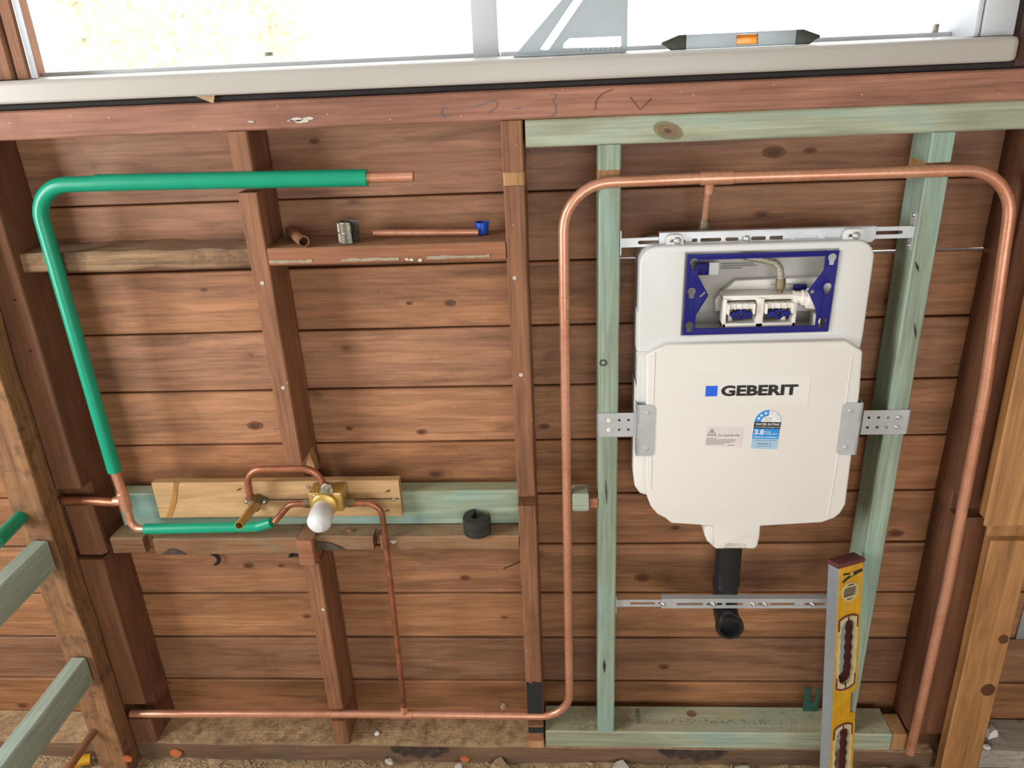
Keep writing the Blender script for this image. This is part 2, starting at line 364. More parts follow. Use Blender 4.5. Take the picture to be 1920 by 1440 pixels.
frame('rear_lamp_frame', [(-0.69, -0.61, -3.25, -3.21, 0.16, 1.74), (1.61, 1.69, -3.25, -3.21, 0.16, 1.74), (-0.61, 1.61, -3.25, -3.21, 0.16, 0.24), (-0.61, 1.61, -3.25, -3.21, 1.66, 1.74)])  # surround made up for the rear fill lamp, with no opening behind it
shell('wall_above_window', -2.15, 2.15, 0.03, 0.12, 2.2, 2.45, 'plaster').name = 'wall_head'
shell('wall_side_left', -2.15, -0.99, 0.03, 0.1, 1.358, 2.2, 'plaster').name = 'wall_back_left'
shell('wall_side_right', 0.78, 2.15, 0.03, 0.1, 1.358, 2.2, 'plaster').name = 'wall_back_right'

# back wall: weatherboards, each plank a piece of its own
wall = thing('wall_back', None, None, (0, 0.1, FZ), kind='structure')
ZL = [1.318, 1.187, 1.0645, 0.9445, 0.825, 0.708, 0.587, 0.466, 0.3415, 0.221, 0.098, -0.06]
TINT = [(.84, .82, .92), (.80, .75, .76), (1.0, .93, .88), (.96, .94, 1.0), (.96, .92, .92), (.96, .85, .74), (.94, .86, .80), (.94, .90, .88), (.98, .92, .84), (.72, .71, .76), (.86, .78, .68)]
PL = []
for i in range(11):
    bm = B(); lo, hi = ZL[i + 1] + 0.0012, ZL[i] - 0.0012
    if i == 1: lo += 0.0006
    timber(bm, 'X', -2.15, 2.1, 0.0955 - 0.002, 0.112, lo, hi, 60, 0.0011, 0.0018, i + 3, 6)
    for v in bm.verts:                     # each board leans out a little at its foot
        v.co.y += 0.004 * (hi - v.co.z) / (hi - lo) - 0.002
    if i != 1: box(bm, -2.15, 2.1, 0.112, 0.118, lo - 0.012, lo + 0.02)
    else: box(bm, -2.15, 0.09, 0.112, 0.118, lo - 0.012, lo + 0.02)
    pk = put('plank', bm, 'board', wall, color=TINT[i] + (1,)); PL.append((lo, hi, pk))

M['bknot1'] = wood('board_knot_rim', '#8a5c3c', 'X', .3, 30); M['bknot2'] = wood('board_knot_heart', '#6a432b', 'X', .3, 30)
for c, r in (((-0.256, 0.094, 0.6365), .0115), ((-0.2018, 0.094, 0.9922), .008), ((-0.2763, 0.094, 0.9941), .005), ((-0.6076, 0.094, 0.7496), .0125), ((-0.6552, 0.094, 1.0295), .005), ((-0.419, 0.094, 0.7407), .006), ((-0.2769, 0.094, 0.7302), .008), ((-0.2135, 0.094, 0.3823), .009), ((-0.68, 0.094, 0.4159), .009), ((-0.6086, 0.094, 0.4156), .005), ((-0.1351, 0.094, 0.2775), .006), ((0.3561, 0.094, 1.2382), .014), ((0.4148, 0.094, 1.2378), .008), ((0.3446, 0.094, 1.1348), .011), ((0.1618, 0.094, 0.3812), .014), ((0.2143, 0.094, 0.1406), .01), ((0.2245, 0.094, 0.5038), .008), ((-0.0362, 0.094, 0.7379), .009), ((-1.3076, 0.094, 0.0124), .011), ((-0.4107, 0.094, 1.2831), .008), ((-0.5726, 0.094, 0.28), .007), ((0.6634, 0.094, 0.4878), .012)):
    lo, hi, pk = [p for p in PL if p[0] - .002 <= c[2] <= p[1] + .002][0]
    c = (c[0], 0, min(max(c[2], lo + r * .8), hi - r * .8)); yk = 0.0955 - 0.002 + 0.004 * (hi - c[2]) / (hi - lo) - 0.002
    for q, (k, mt) in enumerate(((1.0, 'bknot1'), (.62, 'bknot2'))):
        bm = B(); poly(bm, [(c[0] + k * r * (1.3 + .25 * noise.noise(Vector((a, c[0] * 50, q)))) * math.cos(a * PI / 9), c[2] + k * r * (.72 + .2 * noise.noise(Vector((a, c[2] * 50, q + 5)))) * math.sin(a * PI / 9)) for a in range(18)], (), yk - .0013 - .0003 * q, yk + .002); put('knot', bm, mt, pk)

# ------------------------------------------------------------------ window: sill, frame, glass, yard beyond
win = thing('window_1', None, None, (-0.1, 0.05, 1.37), kind='structure')
bm = B()
prof = [(-0.012, 1.367), (0.11, 1.367), (0.11, 1.4045), (0.0, 1.4005)] + [(-0.021 + 0.008 * math.cos(math.radians(a)), 1.3925 + 0.008 * math.sin(math.radians(a))) for a in (90, 112, 135, 158, 178)] + [(-0.0285, 1.380)] + [(-0.024 + 0.0045 * math.cos(math.radians(a)), 1.3715 + 0.0045 * math.sin(math.radians(a))) for a in (185, 215, 245, 270)]
rows = []
for x, k in [(-1.05, 1), (-0.5, 1), (0.1, 1), (0.645, 1), (0.652, 0.93), (0.656, 0.75)]:
    rows.append([bm.verts.new((x, 0.04 + (y - 0.04) * (0.5 + k / 2), 1.384 + (z - 1.384) * k)) for y, z in prof])
for r0, r1 in zip(rows, rows[1:]):
    for k in range(len(prof)): bm.faces.new((r0[k], r0[(k + 1) % len(prof)], r1[(k + 1) % len(prof)], r1[k]))
bm.faces.new(rows[0]); bm.faces.new(rows[-1])
put('window_sill', bm, 'sillwhite', win, angle=40)
def wpart(name, x0, x1, y0, y1, z0, z1, mat='framewhite', bev=0.002):
    bm = B(); box(bm, x0, x1, y0, y1, z0, z1, bev); return put(name, bm, mat, win)
wpart('jamb', 0.6135, 0.658, 0.0, 0.06, 1.401, 2.2); wpart('jamb_lining', 0.604, 0.612, 0.005, 0.11, 1.401, 2.2)
wpart('jamb', -0.8198, -0.8165, 0.006, 0.02, 1.402, 2.2, 'framewhite', 0.001)
wpart('stile', -0.1314, -0.0902, 0.075, 0.105, 1.40, 2.2)
wpart('bottom_rail', -0.95, -0.13, 0.075, 0.105, 1.4, 1.4095); wpart('bottom_rail', -0.088, 0.604, 0.075, 0.105, 1.4, 1.4095)
wpart('head', -0.83, 0.66, 0.0, 0.11, 2.16, 2.2)
lt = wpart('latch', 0.5739, 0.5802, 0.066, 0.075, 1.409, 1.421, 'steel', 0.0008)
wpart('catch', -0.4645, -0.4515, 0.066, 0.074, 1.419, 1.4245, 'steel', 0.0008)
for x0, x1 in ((-0.95, -0.1285), (-0.0875, 0.604)): wpart('pane', x0, x1, 0.088, 0.092, 1.4095, 2.16, 'glass', 0)

bm = B(); box(bm, -16, 16, 0.4, 30, -0.9, -0.8); tag(put('yard_ground', bm, 'yard'), kind='structure')
tr_ = thing('garden_tree', 'pale bushy tree faint in the glare beyond the window', 'tree', (-3.6, 6.5, -0.8))
bm = B(); tube(bm, [(-3.6, 6.5, -0.8), (-3.5, 6.5, 0.6), (-3.3, 6.6, 2.0)], [0.12, 0.1, 0.06], n=10); put('trunk', bm, 'bark', tr_)
bm = B()
for k in range(900):
    a, e, q = rnd.uniform(0, 2 * PI), rnd.uniform(-1, 1), rnd.uniform(.4, 1) ** .5
    c = Vector((-3.4 + 1.1 * q * math.cos(a), 6.5 + 1.0 * q * math.sin(a), 2.1 + 0.95 * e * q)); u = Vector((rnd.uniform(-1, 1), rnd.uniform(-1, 1), rnd.uniform(-1, 1))).normalized(); v = u.orthogonal().normalized()
    bm.faces.new([bm.verts.new(c + u * .09), bm.verts.new(c + v * .04), bm.verts.new(c - u * .09), bm.verts.new(c - v * .04)])
put('foliage', bm, 'leaf', tr_)['kind'] = 'stuff'

# ------------------------------------------------------------------ timber framing
def beam(name, mat, axis, a0, a1, u0, u1, v0, v1, label, cat, n=24, amp=0.0008, ch=0.0025, seed=1, parent=None, freq=9, color=None):
    bm = B(); timber(bm, axis, a0, a1, u0, u1, v0, v1, n, amp, ch, seed, freq)
    o = put(name, bm, mat, parent, color=color)
    return tag(o, label, cat) if label else o
# window studs and dark gap strip
beam('window_stud', 'red_z', 'Z', 1.402, 2.2, -0.99, -0.8455, 0.0, 0.09, 'brown wooden stud left of the window, at the photo\'s top left edge', 'stud', seed=5)
beam('window_trimmer', 'red_z', 'Z', 1.402, 2.2, -0.842, -0.8205, 0.004, 0.03, 'narrow brown trimmer stud beside the white window lining', 'stud', seed=6)
beam('window_stud', 'dark_z', 'Z', 1.36, 2.2, 0.668, 0.76, 0.0, 0.09, 'dark wooden stud right of the white window jamb', 'stud', seed=7, color=(.4, .38, .38, 1))
beam('sill_gap_strip', 'blackgap', 'X', -0.98, 0.95, 0.004, 0.09, 1.3565, 1.3665, 'thin dark strip standing for the shaded gap between window sill and red beam', 'packer', seed=8)  # strip put into the gap under the sill, its shade given as dark colour
rb = thing('sill_beam', 'long red-brown hardwood beam directly under the window sill', 'beam', (-0.1, 0.045, 1.312))
beam('beam_body', 'red_x', 'X', -2.14, 2.1, 0.0, 0.088, 1.3118, 1.356, None, None, 60, 0.0009, seed=9, parent=rb)
def stroke(parent, name, mat, pts, y, r=0.0007):
    bm = B(); tube(bm, [(p[0], y, p[2]) for p in pts], r, n=6)
    for v in bm.verts: v.co.y = y + (v.co.y - y) * 0.4
    return put(name, bm, mat, parent)
stroke(rb, 'chalk_mark', 'chalk', [(-0.169, 0.0, 1.3333), (-0.1756, 0.0, 1.3343), (-0.1786, 0.0, 1.3267), (-0.1741, 0.0, 1.321), (-0.1632, 0.0, 1.3222)], -0.0006)
stroke(rb, 'chalk_mark', 'chalk', [(-0.1327, 0.0, 1.3327), (-0.1136, 0.0, 1.3366), (-0.0993, 0.0, 1.3422), (-0.0905, 0.0, 1.3388), (-0.0933, 0.0, 1.3312), (-0.106, 0.0, 1.3239)], -0.0006)
stroke(rb, 'chalk_mark', 'chalk', [(-0.0663, 0.0, 1.3286), (-0.054, 0.0, 1.3289)], -0.0006)
stroke(rb, 'chalk_mark', 'chalk', [(-0.0111, 0.0, 1.348), (0.0002, 0.0, 1.346), (-0.0065, 0.0, 1.3371), (-0.0018, 0.0, 1.3292), (-0.0028, 0.0, 1.3192), (-0.0102, 0.0, 1.3148)], -0.0006)
stroke(rb, 'pencil_mark', 'pencil', [(0.0855, 0.0, 1.351), (0.0679, 0.0, 1.3449), (0.0591, -0.0, 1.3345), (0.0583, 0.0, 1.3223)], -0.0006, 0.0005)
stroke(rb, 'pencil_mark', 'pencil', [(0.1113, 0.0, 1.3386), (0.1262, 0.0, 1.3197), (0.1434, 0.0, 1.3358)], -0.0006, 0.0005)
bm = B()
for c, r in (((-0.416, 0.0, 1.3246), .003), ((-0.4064, 0.0, 1.3259), .006), ((-0.3983, 0.0, 1.3232), .006), ((-0.3876, 0.0, 1.3267), .005), ((-0.4799, -0.0, 1.3255), .003)):
    poly(bm, [(c[0] + r * (1 + .4 * rnd.random()) * math.cos(a * PI / 5) * 1.6, c[2] + r * .5 * (.6 + .6 * rnd.random()) * math.sin(a * PI / 5)) for a in range(10)], (), -0.0014, -0.0002)
put('paint_smear', bm, 'whitechip', rb)
bm = B(); c = (-0.5461, -0.004, 1.3598); poly(bm, [(c[0] - .017, c[2] + .008), (c[0] - .008, c[2] + .011), (c[0] + .012, c[2] + .009), (c[0] + .018, c[2] + .007), (c[0] + .013, c[2] - .005)], (), -0.0035, -0.0025)
tag(put('paint_flake', bm, 'chip'), 'loose tan paper scrap caught above the red beam', 'scrap')

gb = thing('treated_pine_beam', 'pale green treated pine beam with a big knot under the red beam', 'beam', (0.36, 0.035, 1.27))
beam('beam_body', 'green_x', 'X', -0.0495, 1.3, 0.0, 0.07, 1.2702, 1.3112, None, None, 40, 0.0006, seed=11, parent=gb)
kx, kz = 0.1691, 1.2878
for i, (rx, rz, m_) in enumerate(((.022, .0135, 'kn1'), (.016, .009, 'kn2'), (.006, .0035, 'kn3'))):
    M[m_] = wood('knot_' + m_, ['#8c8a68', '#8f7453', '#5e4a36'][i], 'X', .3, 30)
    bm = B(); poly(bm, [(kx + rx * math.cos(a * PI / 12) - 0.2 * rz * math.sin(a * PI / 12), kz + rz * math.sin(a * PI / 12) - .25 * rz * math.cos(a * PI / 12)) for a in range(24)], (), -0.0009 - .0002 * i, 0.001); put('knot', bm, m_, gb)

def stud(name, mat, label, x0, x1, segs, seed, base, lean=0.0, amp=0.0012):
    """segs: (z0, z1, y_front, y_back[, material, part name])"""
    t = thing(name, label, 'stud', ((x0 + x1) / 2, 0.05, base))
    for k, s in enumerate(segs):
        bm = B(); timber(bm, 'Z', s[0], s[1], x0, x1, s[2], s[3], max(3, int((s[1] - s[0]) / 0.05)), amp, 0.0022, seed + k, 9)
        put(s[5] if len(s) > 5 else 'stud_length', bm, s[4] if len(s) > 4 else mat, t)
    return t
st = stud('old_stud', 'dark_z', 'dark reddish-brown stud behind the green vertical pipe, housed for a brace', -1.03, -0.932, [(0.665, 1.311, 0.0, 0.093), (0.50, 0.665, 0.03, 0.093), (0.115, 0.50, 0.0, 0.093), (0.07, 0.115, 0.03, 0.093), (0.0, 0.07, 0.0, 0.093)], 21, 0)
for c in ((-0.951, 0.0, 1.0468), (-0.9511, 0.0, 0.9511), (-0.9552, 0.0, 0.836)): screw(st, c[0], 0.0, c[2], .0022, 'nail_hole', 'ink', h=.1)
st = stud('old_stud', 'red_z', 'brown stud between the two left bays, notched round the green pipe', -0.5215, -0.489, [
    (1.246, 1.3115, 0.0, 0.093), (1.216, 1.246, 0.03, 0.093), (0.715, 1.216, 0.0, 0.093), (0.50, 0.715, 0.076, 0.093), (0.105, 0.488, 0.0, 0.093), (0.068, 0.105, 0.024, 0.093), (0.0, 0.068, 0.0, 0.093)], 31, 0)
for c in ((-0.5057, 0.0, 1.0645), (-0.5006, 0.0, 0.8703), (-0.4962, 0.0, 0.3746)): screw(st, c[0], 0.0, c[2], .0036, 'nail', 'whitechip', h=.35)
bm = B(); poly(bm, [(-0.5, .668), (-0.482, .668), (-0.484, .69), (-0.489, .716), (-.498, .69)], (), 0.045, 0.07); put('split_end', bm, 'fresh_z', st)
bm = B(); timber(bm, 'Z', .492, .5, -.5225, -.4885, .001, .03, 3, .0008, .001, 3); put('nailed_shim', bm, 'nog_x', st)
st = stud('old_stud', 'red_z', 'brown stud in the middle of the wall, with black paint near its foot', -0.0875, -0.0535, [
    (1.234, 1.3112, 0.0, 0.093), (1.2125, 1.2335, 0.0015, 0.093, 'fresh_z', 'cut_notch'), (0.642, 1.212, 0.0, 0.093), (0.618, 0.642, 0.034, 0.093), (0.10, 0.618, 0.0, 0.093), (0.062, 0.10, 0.026, 0.093, 'fresh_z', 'cut_notch'), (0.018, 0.062, 0.0, 0.093), (0.0, 0.018, -0.003, 0.093, 'fresh_z', 'packing_block')], 41, 0)
for c in ((-0.0755, 0.0, 1.0619), (-0.0714, 0.0, 0.8864)): screw(st, c[0], 0.0, c[2], .0036, 'nail', 'whitechip', h=.35)
bm = B(); zb_, zt_ = 0.0996, 0.1832; poly(bm, [(-.0868, zb_), (-.054, zb_ - .001)] + [(-.054 - .0328 * k / 10, zt_ + rnd.uniform(-.004, .004)) for k in range(11)], (), -0.0022, 0.01); put('paint_patch', bm, 'paintblack', st)
bm = B(); box(bm, -0.0865, -0.0545, -0.0022, 0.01, 0.0426, 0.0566); put('paint_patch', bm, 'paintblack', st)
st = stud('treated_pine_stud', 'green_z', 'pale green pine stud left of the white cistern', 0.0637, 0.0988, [
    (1.232, 1.27, 0.0, 0.07), (1.204, 1.232, 0.012, 0.07, 'fresh_z', 'cut_notch'), (0.046, 1.204, 0.0, 0.07)], 51, 0.046, amp=0.0004)
c = (0.072, 0.0, 0.9065); 
bm = B(); poly(bm, [(c[0] + .0065 * math.cos(a * PI / 8), c[2] + .006 * math.sin(a * PI / 8)) for a in range(16)], [[(c[0] + .0045 * math.cos(a * PI / 8), c[2] + .004 * math.sin(a * PI / 8)) for a in range(16)]], -0.0012, 0.001); put('knot_ring', bm, 'pencil', st)
for a, b_ in (((0.0769, 0.0, 0.6726), (0.0791, 0.0, 0.6208)), ((0.077, 0.0, 0.2104), (0.0757, 0.0, 0.2488))):
    bm = B(); poly(bm, [(a[0], a[2]), (a[0] + .003, (a[2] + b_[2]) / 2), (b_[0], b_[2]), (b_[0] - .0018, (a[2] + b_[2]) / 2)], (), -0.0011, 0.001); put('split', bm, 'pencil', st)
st = stud('treated_pine_stud', 'green_z', 'pale green pine stud right of the white cistern, behind the level', 0.5665, 0.6015, [
    (1.226, 1.27, 0.0, 0.07), (1.204, 1.226, 0.012, 0.07, 'fresh_z', 'cut_notch'), (0.046, 1.204, 0.0, 0.07)], 61, 0.046, amp=0.0004)
for a, b_ in (((0.586, 0.0, 0.967), (0.5931, 0.0, 0.9386)), ((0.5715, 0.0, 1.0715), (0.5793, 0.0, 1.0536))):
    bm = B(); poly(bm, [(a[0], a[2]), (a[0] + .002, (a[2] + b_[2]) / 2), (b_[0], b_[2]), (b_[0] - .0015, (a[2] + b_[2]) / 2)], (), -0.0011, 0.001); put('split', bm, 'pencil', st)
st = stud('old_stud', 'dark_z', 'dark brown stud behind the long right-hand copper pipe', 0.722, 0.80, [
    (0.625, 1.27, 0.0, 0.093), (0.585, 0.625, 0.03, 0.093), (0.05, 0.585, 0.0, 0.093), (0.0, 0.05, 0.02, 0.093)], 71, 0)
for c in ((0.7178, 0.0, 0.931), (0.7545, 0.0, 0.448), (0.7589, 0.0, 0.103)): screw(st, c[0], 0.0, c[2], .003, 'nail', 'steel', h=.3)
stud('rough_post', 'post_z', 'rough-faced brown post at the left, holding two green noggings', -1.044, -0.981, [(-0.05, 1.38, -0.05, -0.003)], 81, -0.05, amp=0.004)
pp = thing('pine_post', 'golden pine post with knots at the lower right corner', 'post', (0.81, -0.025, -0.05))
for z0, z1, x0 in ((0.60, 2.2, 0.757), (0.568, 0.60, 0.775), (-0.05, 0.568, 0.776)):
    bm = B(); timber(bm, 'Z', z0, z1, x0 - (0.0 if z0 > .55 else 0.0), 0.838, -0.05 if z0 != 0.568 else -0.035, -0.003, 12, 0.0012, 0.003, 90)
    for v in bm.verts:
        if v.co.x < 0.80 and v.co.y < -0.03: v.co.x -= 0.012
        v.co.x += 0.014 * (0.45 - v.co.z)
    put('post_length', bm, 'pine_z', pp)
for c, r in (((0.8259, -0.05, 0.3465), .0085), ((0.8214, -0.05, 0.221), .0125)):
    bm = B(); poly(bm, [(c[0] + r * math.cos(a * PI / 9), c[2] + r * 1.15 * math.sin(a * PI / 9)) for a in range(18)], (), -0.0522, -0.045); M.setdefault('knotdark', wood('dark_knot', '#5f3620', 'Z', .3, 40)); put('knot', bm, 'knotdark', pp)

# plates
bp_ = beam('bottom_plate', 'plate_x', 'X', -1.9, 0.775, 0.0, 0.093, -0.05, -0.0005, 'dusty dark brown floor plate running along the foot of the wall', 'plate', 70, 0.003, 0.003, 101, freq=12)
M['burnt'] = plain('burnt_timber', '#4a3c34', .85, var=.6, vscale=60)
for x0, x1 in ((-0.3948, -0.266), (0.1963, 0.3398)):
    bm = B(); poly(bm, [(x0 + (x1 - x0) * k / 18, -.004 - .002 * rnd.random()) for k in range(19)] + [(x1 - (x1 - x0) * k / 18, -.010 - .03 * math.sin(PI * k / 18) ** .6 * rnd.uniform(.35, 1.1)) for k in range(19)], (), -.0032, .002); put('burn_mark', bm, 'burnt', bp_)
bm = B()
for k in range(1500):
    x = rnd.uniform(-0.93, -0.09); y = rnd.uniform(0.004, 0.09); s = rnd.uniform(.0006, .0022)
    z = rnd.uniform(0.0, 0.002)
    r_ = [bm.verts.new((x + s * rnd.uniform(-1.6, 1.6), y + s * rnd.uniform(-1.6, 1.6), z + s * rnd.uniform(0, 1.2))) for _ in range(4)]
    for q in ((0, 1, 2), (0, 2, 3), (0, 3, 1), (1, 3, 2)): bm.faces.new([r_[i] for i in q])
tag(put('sawdust', bm, 'dust'), 'scattered sawdust on the brown floor plate', 'sawdust', kind='stuff')
beam('bottom_plate', 'greywhite', 'X', 0.845, 1.9, 0.0, 0.093, -0.05, -0.001, 'floor plate with flaking white paint right of the golden post', 'plate', 30, 0.004, 0.003, 111, freq=14)
gp = thing('treated_pine_plate', 'pale green pine plate lying under the cistern studs', 'plate', (0.31, 0.037, 0))
beam('plate_body', 'green_x', 'X', -0.0497, 0.684, 0.0, 0.075, 0.0, 0.0455, None, None, 30, 0.0006, seed=121, parent=gp)
M['ratelight2'] = plain('stamp_ink', '#5f6f6c', 0.7)
bm = B(); text(bm, 'MGP10', 0, 1, 0, 1, 0, 1, 0, fn=lambda x, y, z: (0.1555 - 0.0105 * (1 - z) + .004, 0.064 - 0.040 * x, 0.0462 + 0.0001 * y)); put('stamp_print', bm, 'ratelight2', gp)
bm = B()
for k in range(260):
    x = rnd.gauss(0.33, .085); y = 0.03 + rnd.gauss(0, .0035); s = rnd.uniform(.0006, .0022)
    if not 0.14 < x < 0.46: continue
    poly_ = [bm.verts.new((x + s * rnd.uniform(-1.5, 1.5), y + s * rnd.uniform(-1, 1), 0.0466)) for _ in range(3)]; bm.faces.new(poly_)
o = put('ink_smudge', bm, 'ink', gp); o['kind'] = 'stuff'
bm = B(); c = (0.272, 0.052); poly(bm, [(c[0] + .0105 * math.cos(a * PI / 8), c[1] + .009 * math.sin(a * PI / 8)) for a in range(16)], (), 0, .0006, fn=lambda x, y, z: (x, z, 0.0459 + y)); put('knot', bm, 'kn2', gp)
bm = B()
for k in range(900):
    x = rnd.choice((rnd.gauss(0.05, .02), rnd.uniform(0.40, .68), rnd.gauss(.12, .015))); y = rnd.uniform(.004, .072); s = rnd.uniform(.0005, .0015)
    if not (-0.045 < x < .068 or .1 < x < .14 or .40 < x < .68): continue
    r_ = [bm.verts.new((x + s * rnd.uniform(-1.6, 1.6), y + s * rnd.uniform(-1.6, 1.6), 0.0458 + s * rnd.uniform(0, 1.2))) for _ in range(4)]
    for q in ((0, 1, 2), (0, 2, 3), (0, 3, 1), (1, 3, 2)): bm.faces.new([r_[i] for i in q])
tag(put('sawdust', bm, 'dust'), 'fine sawdust on the green pine plate', 'sawdust', kind='stuff')
beam('packing_block', 'fresh_z', 'X', 0.685, 0.716, 0.0, 0.06, 0.0, 0.044, 'raw wood packing block at the right end of the green plate', 'block', 3, 0.001, seed=122)

# noggings
beam('rough_nogging', 'rough_x', 'X', -0.9315, -0.522, 0.0165, 0.092, 1.0905, 1.1225, 'rough grey-brown timber nogging behind the green pipe, upper left', 'nogging', 40, 0.0045, 0.003, 131, freq=16)
ng = thing('nogging', 'orange-brown nogging carrying loose copper tube and blue cap', 'nogging', (-0.29, 0.045, 1.093))
beam('nogging_body', 'cedar_x', 'X', -0.4885, -0.0885, 0.0, 0.09, 1.0935, 1.1235, None, None, 24, 0.001, seed=141, parent=ng)
for x0, x1 in ((-0.3644, -0.267), (-0.2205, -0.1155), (-0.4872, -0.4143)):
    bm = B(); zc = 1.1005
    poly(bm, [(x0 + (x1 - x0) * i / 12, zc - .0035 * (0.4 + .5 * rnd.random())) for i in range(13)] + [(x1 - (x1 - x0) * i / 12, zc + .0035 * (0.3 + .7 * rnd.random())) for i in range(13)], (), -0.0011, 0.0); M.setdefault('oldglue', plain('old_adhesive', '#a89a82', .8, var=.2, vscale=90)); put('glue_streak', bm, 'oldglue', ng)
bm = B()
for c in ((-0.2537, 0.0, 1.0988), (-0.2457, 0.0, 1.0977), (-0.2315, 0.0, 1.0964)):
    poly(bm, [(c[0] + .0042 * rnd.uniform(.5, 1.2) * math.cos(a * PI / 5), c[2] + .003 * rnd.uniform(.5, 1.2) * math.sin(a * PI / 5)) for a in range(10)], (), -.0013, 0)
put('paint_spot', bm, 'whitechip', ng)
# lower nogging, in two lengths with saw housings
ln = thing('lower_nogging', 'dusty sawn nogging below the mixer, left length with a cut housing', 'nogging', (-0.7, 0.03, 0.51))
for x0, x1, y0 in ((-0.905, -0.838, 0.0), (-0.838, -0.815, 0.02), (-0.815, -0.5245, -0.004)):
    bm = B(); timber(bm, 'X', x0, x1, y0, 0.093, 0.513, 0.5505, max(3, int((x1 - x0) / .02)), 0.0022, 0.003, 151, 16); put('nogging_length', bm, 'nog_x', ln)
c = (-0.7774, -0.004, 0.5267); bm = B(); M['scorch'] = plain('scorched_wood', '#5a493d', .85, var=.6, vscale=70)
poly(bm, [(c[0] - .026 + .052 * k / 16, .516 + .013 * math.sin(PI * k / 16) * rnd.uniform(.7, 1.15)) for k in range(17)], (), -0.0072, -0.0045); put('burn_mark', bm, 'scorch', ln)
ln = thing('lower_nogging', 'dusty sawn nogging below the mixer, right length under the loose dark cutter', 'nogging', (-0.3, 0.03, 0.51))
for x0, x1, y0 in ((-0.488, -0.374, 0.0), (-0.374, -0.36, 0.03), (-0.36, -0.0885, 0.0)):
    bm = B(); timber(bm, 'X', x0, x1, y0, 0.093, 0.5185, 0.5505, max(3, int((x1 - x0) / .02)), 0.0016, 0.003, 156, 16); put('nogging_length', bm, 'nog_x', ln)
bm = B(); poly(bm, [(-.487, .521)] + [(-.487 + .058 * k / 16, .521 + .022 * (1 - (k / 16) ** 2) * rnd.uniform(.85, 1.05)) for k in range(17)], (), -0.0022, 0.0); put('burn_mark', bm, 'scorch', ln)
bm = B(); c = (-0.3366, 0.0, 0.54); poly(bm, [(c[0] + .003 + .0065 * rnd.uniform(.5, 1.2) * math.cos(a * PI / 6), c[2] + .005 * rnd.uniform(.5, 1.2) * math.sin(a * PI / 6)) for a in range(12)], (), -.0012, 0); put('paint_spot', bm, 'whitechip', ln)
beam('stud_offcut', 'cedar_x', 'Z', 0.5, 0.556, -0.52, -0.488, -0.02, 0.04, 'short brown stud offcut hanging under the white mixer cap', 'offcut', 4, 0.0012, seed=158)
beam('brace_end', 'dark_z', 'Z', 0.51, 0.625, -0.985, -0.925, 0.003, 0.028, 'sawn dark brace end let into the left stud', 'brace', 4, 0.004, 0.008, 159)
beam('backing_board', 'green_x', 'X', -0.893, -0.0885, 0.04, 0.075, 0.5525, 0.6285, 'bluish green pine backing board behind the yellow pine board', 'board', 24, 0.0006, seed=161, color=(.8, .92, .92, 1))
yb = thing('mounting_board', 'pale yellow pine board the brass mixer is screwed to', 'board', (-0.56, 0.03, 0.583))
bm = B(); timber(bm, 'X', -0.803, -0.3155, 0.0205, 0.0395, 0.5835, 0.664, 20, 0.0005, 0.0015, 165); put('board_body', bm, 'pale_pine_x', yb)
bm = B(); box(bm, -0.5793, -0.3182, 0.0196, 0.022, 0.6234, 0.6246+.0006); put('pencil_line', bm, 'pencil', yb)
for c in ((-0.4925, 0.02, 0.6524), (-0.3298, 0.02, 0.6232)): screw(yb, c[0], 0.0202, c[2], .0042, h=.25)
for c in ((-0.6303, 0.02, 0.6491), (-0.3382, 0.02, 0.6423), (-0.3439, 0.02, 0.598)):
    bm = B(); poly(bm, [(c[0] - .006, c[2] - .003), (c[0], c[2] + .001), (c[0] + .005, c[2] + .003), (c[0] + .002, c[2] - .002)], (), 0.0193, 0.0205); put('knot', bm, 'kn3', yb)
bm = B(); poly(bm, [(-0.7897, 0.02, 0.586)[::2], (-0.7783, 0.02, 0.5884)[::2], (-0.761, 0.02, 0.6227)[::2], (-0.7487, 0.02, 0.6649)[::2], (-0.7572, 0.02, 0.665)[::2], (-0.7694, 0.02, 0.6289)[::2]], (), 0.0193, 0.0205); M['resin'] = wood('resin_streak', '#b3803f', 'Z', .2, 20); put('resin_streak', bm, 'resin', yb)
beam('nailing_block', 'green_x', 'Y', -0.004, 0.03, 0.0155, 0.046, 0.6085, 0.646, 'small green pine block beside the vertical copper pipe', 'block', 4, 0.0012, seed=171)
beam('nailing_strip', 'cedar_x', 'X', 0.047, 0.0635, 0.0, 0.03, 0.612, 0.632, 'small reddish wood strip between green block and pine stud', 'block', 3, 0.0006, 0.001, seed=172)
# noggings of the side wall, coming towards the camera
for z0, z1, lab in ((0.2285, 0.2955, 'pale green pine nogging jutting from the left post, lower one'), (0.516, 0.583, 'pale green pine nogging jutting from the left post, upper one')):
    o = beam('side_nogging', 'green_y', 'Y', -1.3, -0.0545, -1.0235, -0.991, z0, z1, lab, 'nogging', 24, 0.0006, seed=int(z0 * 900)); o['group'] = 'green noggings of the side wall'

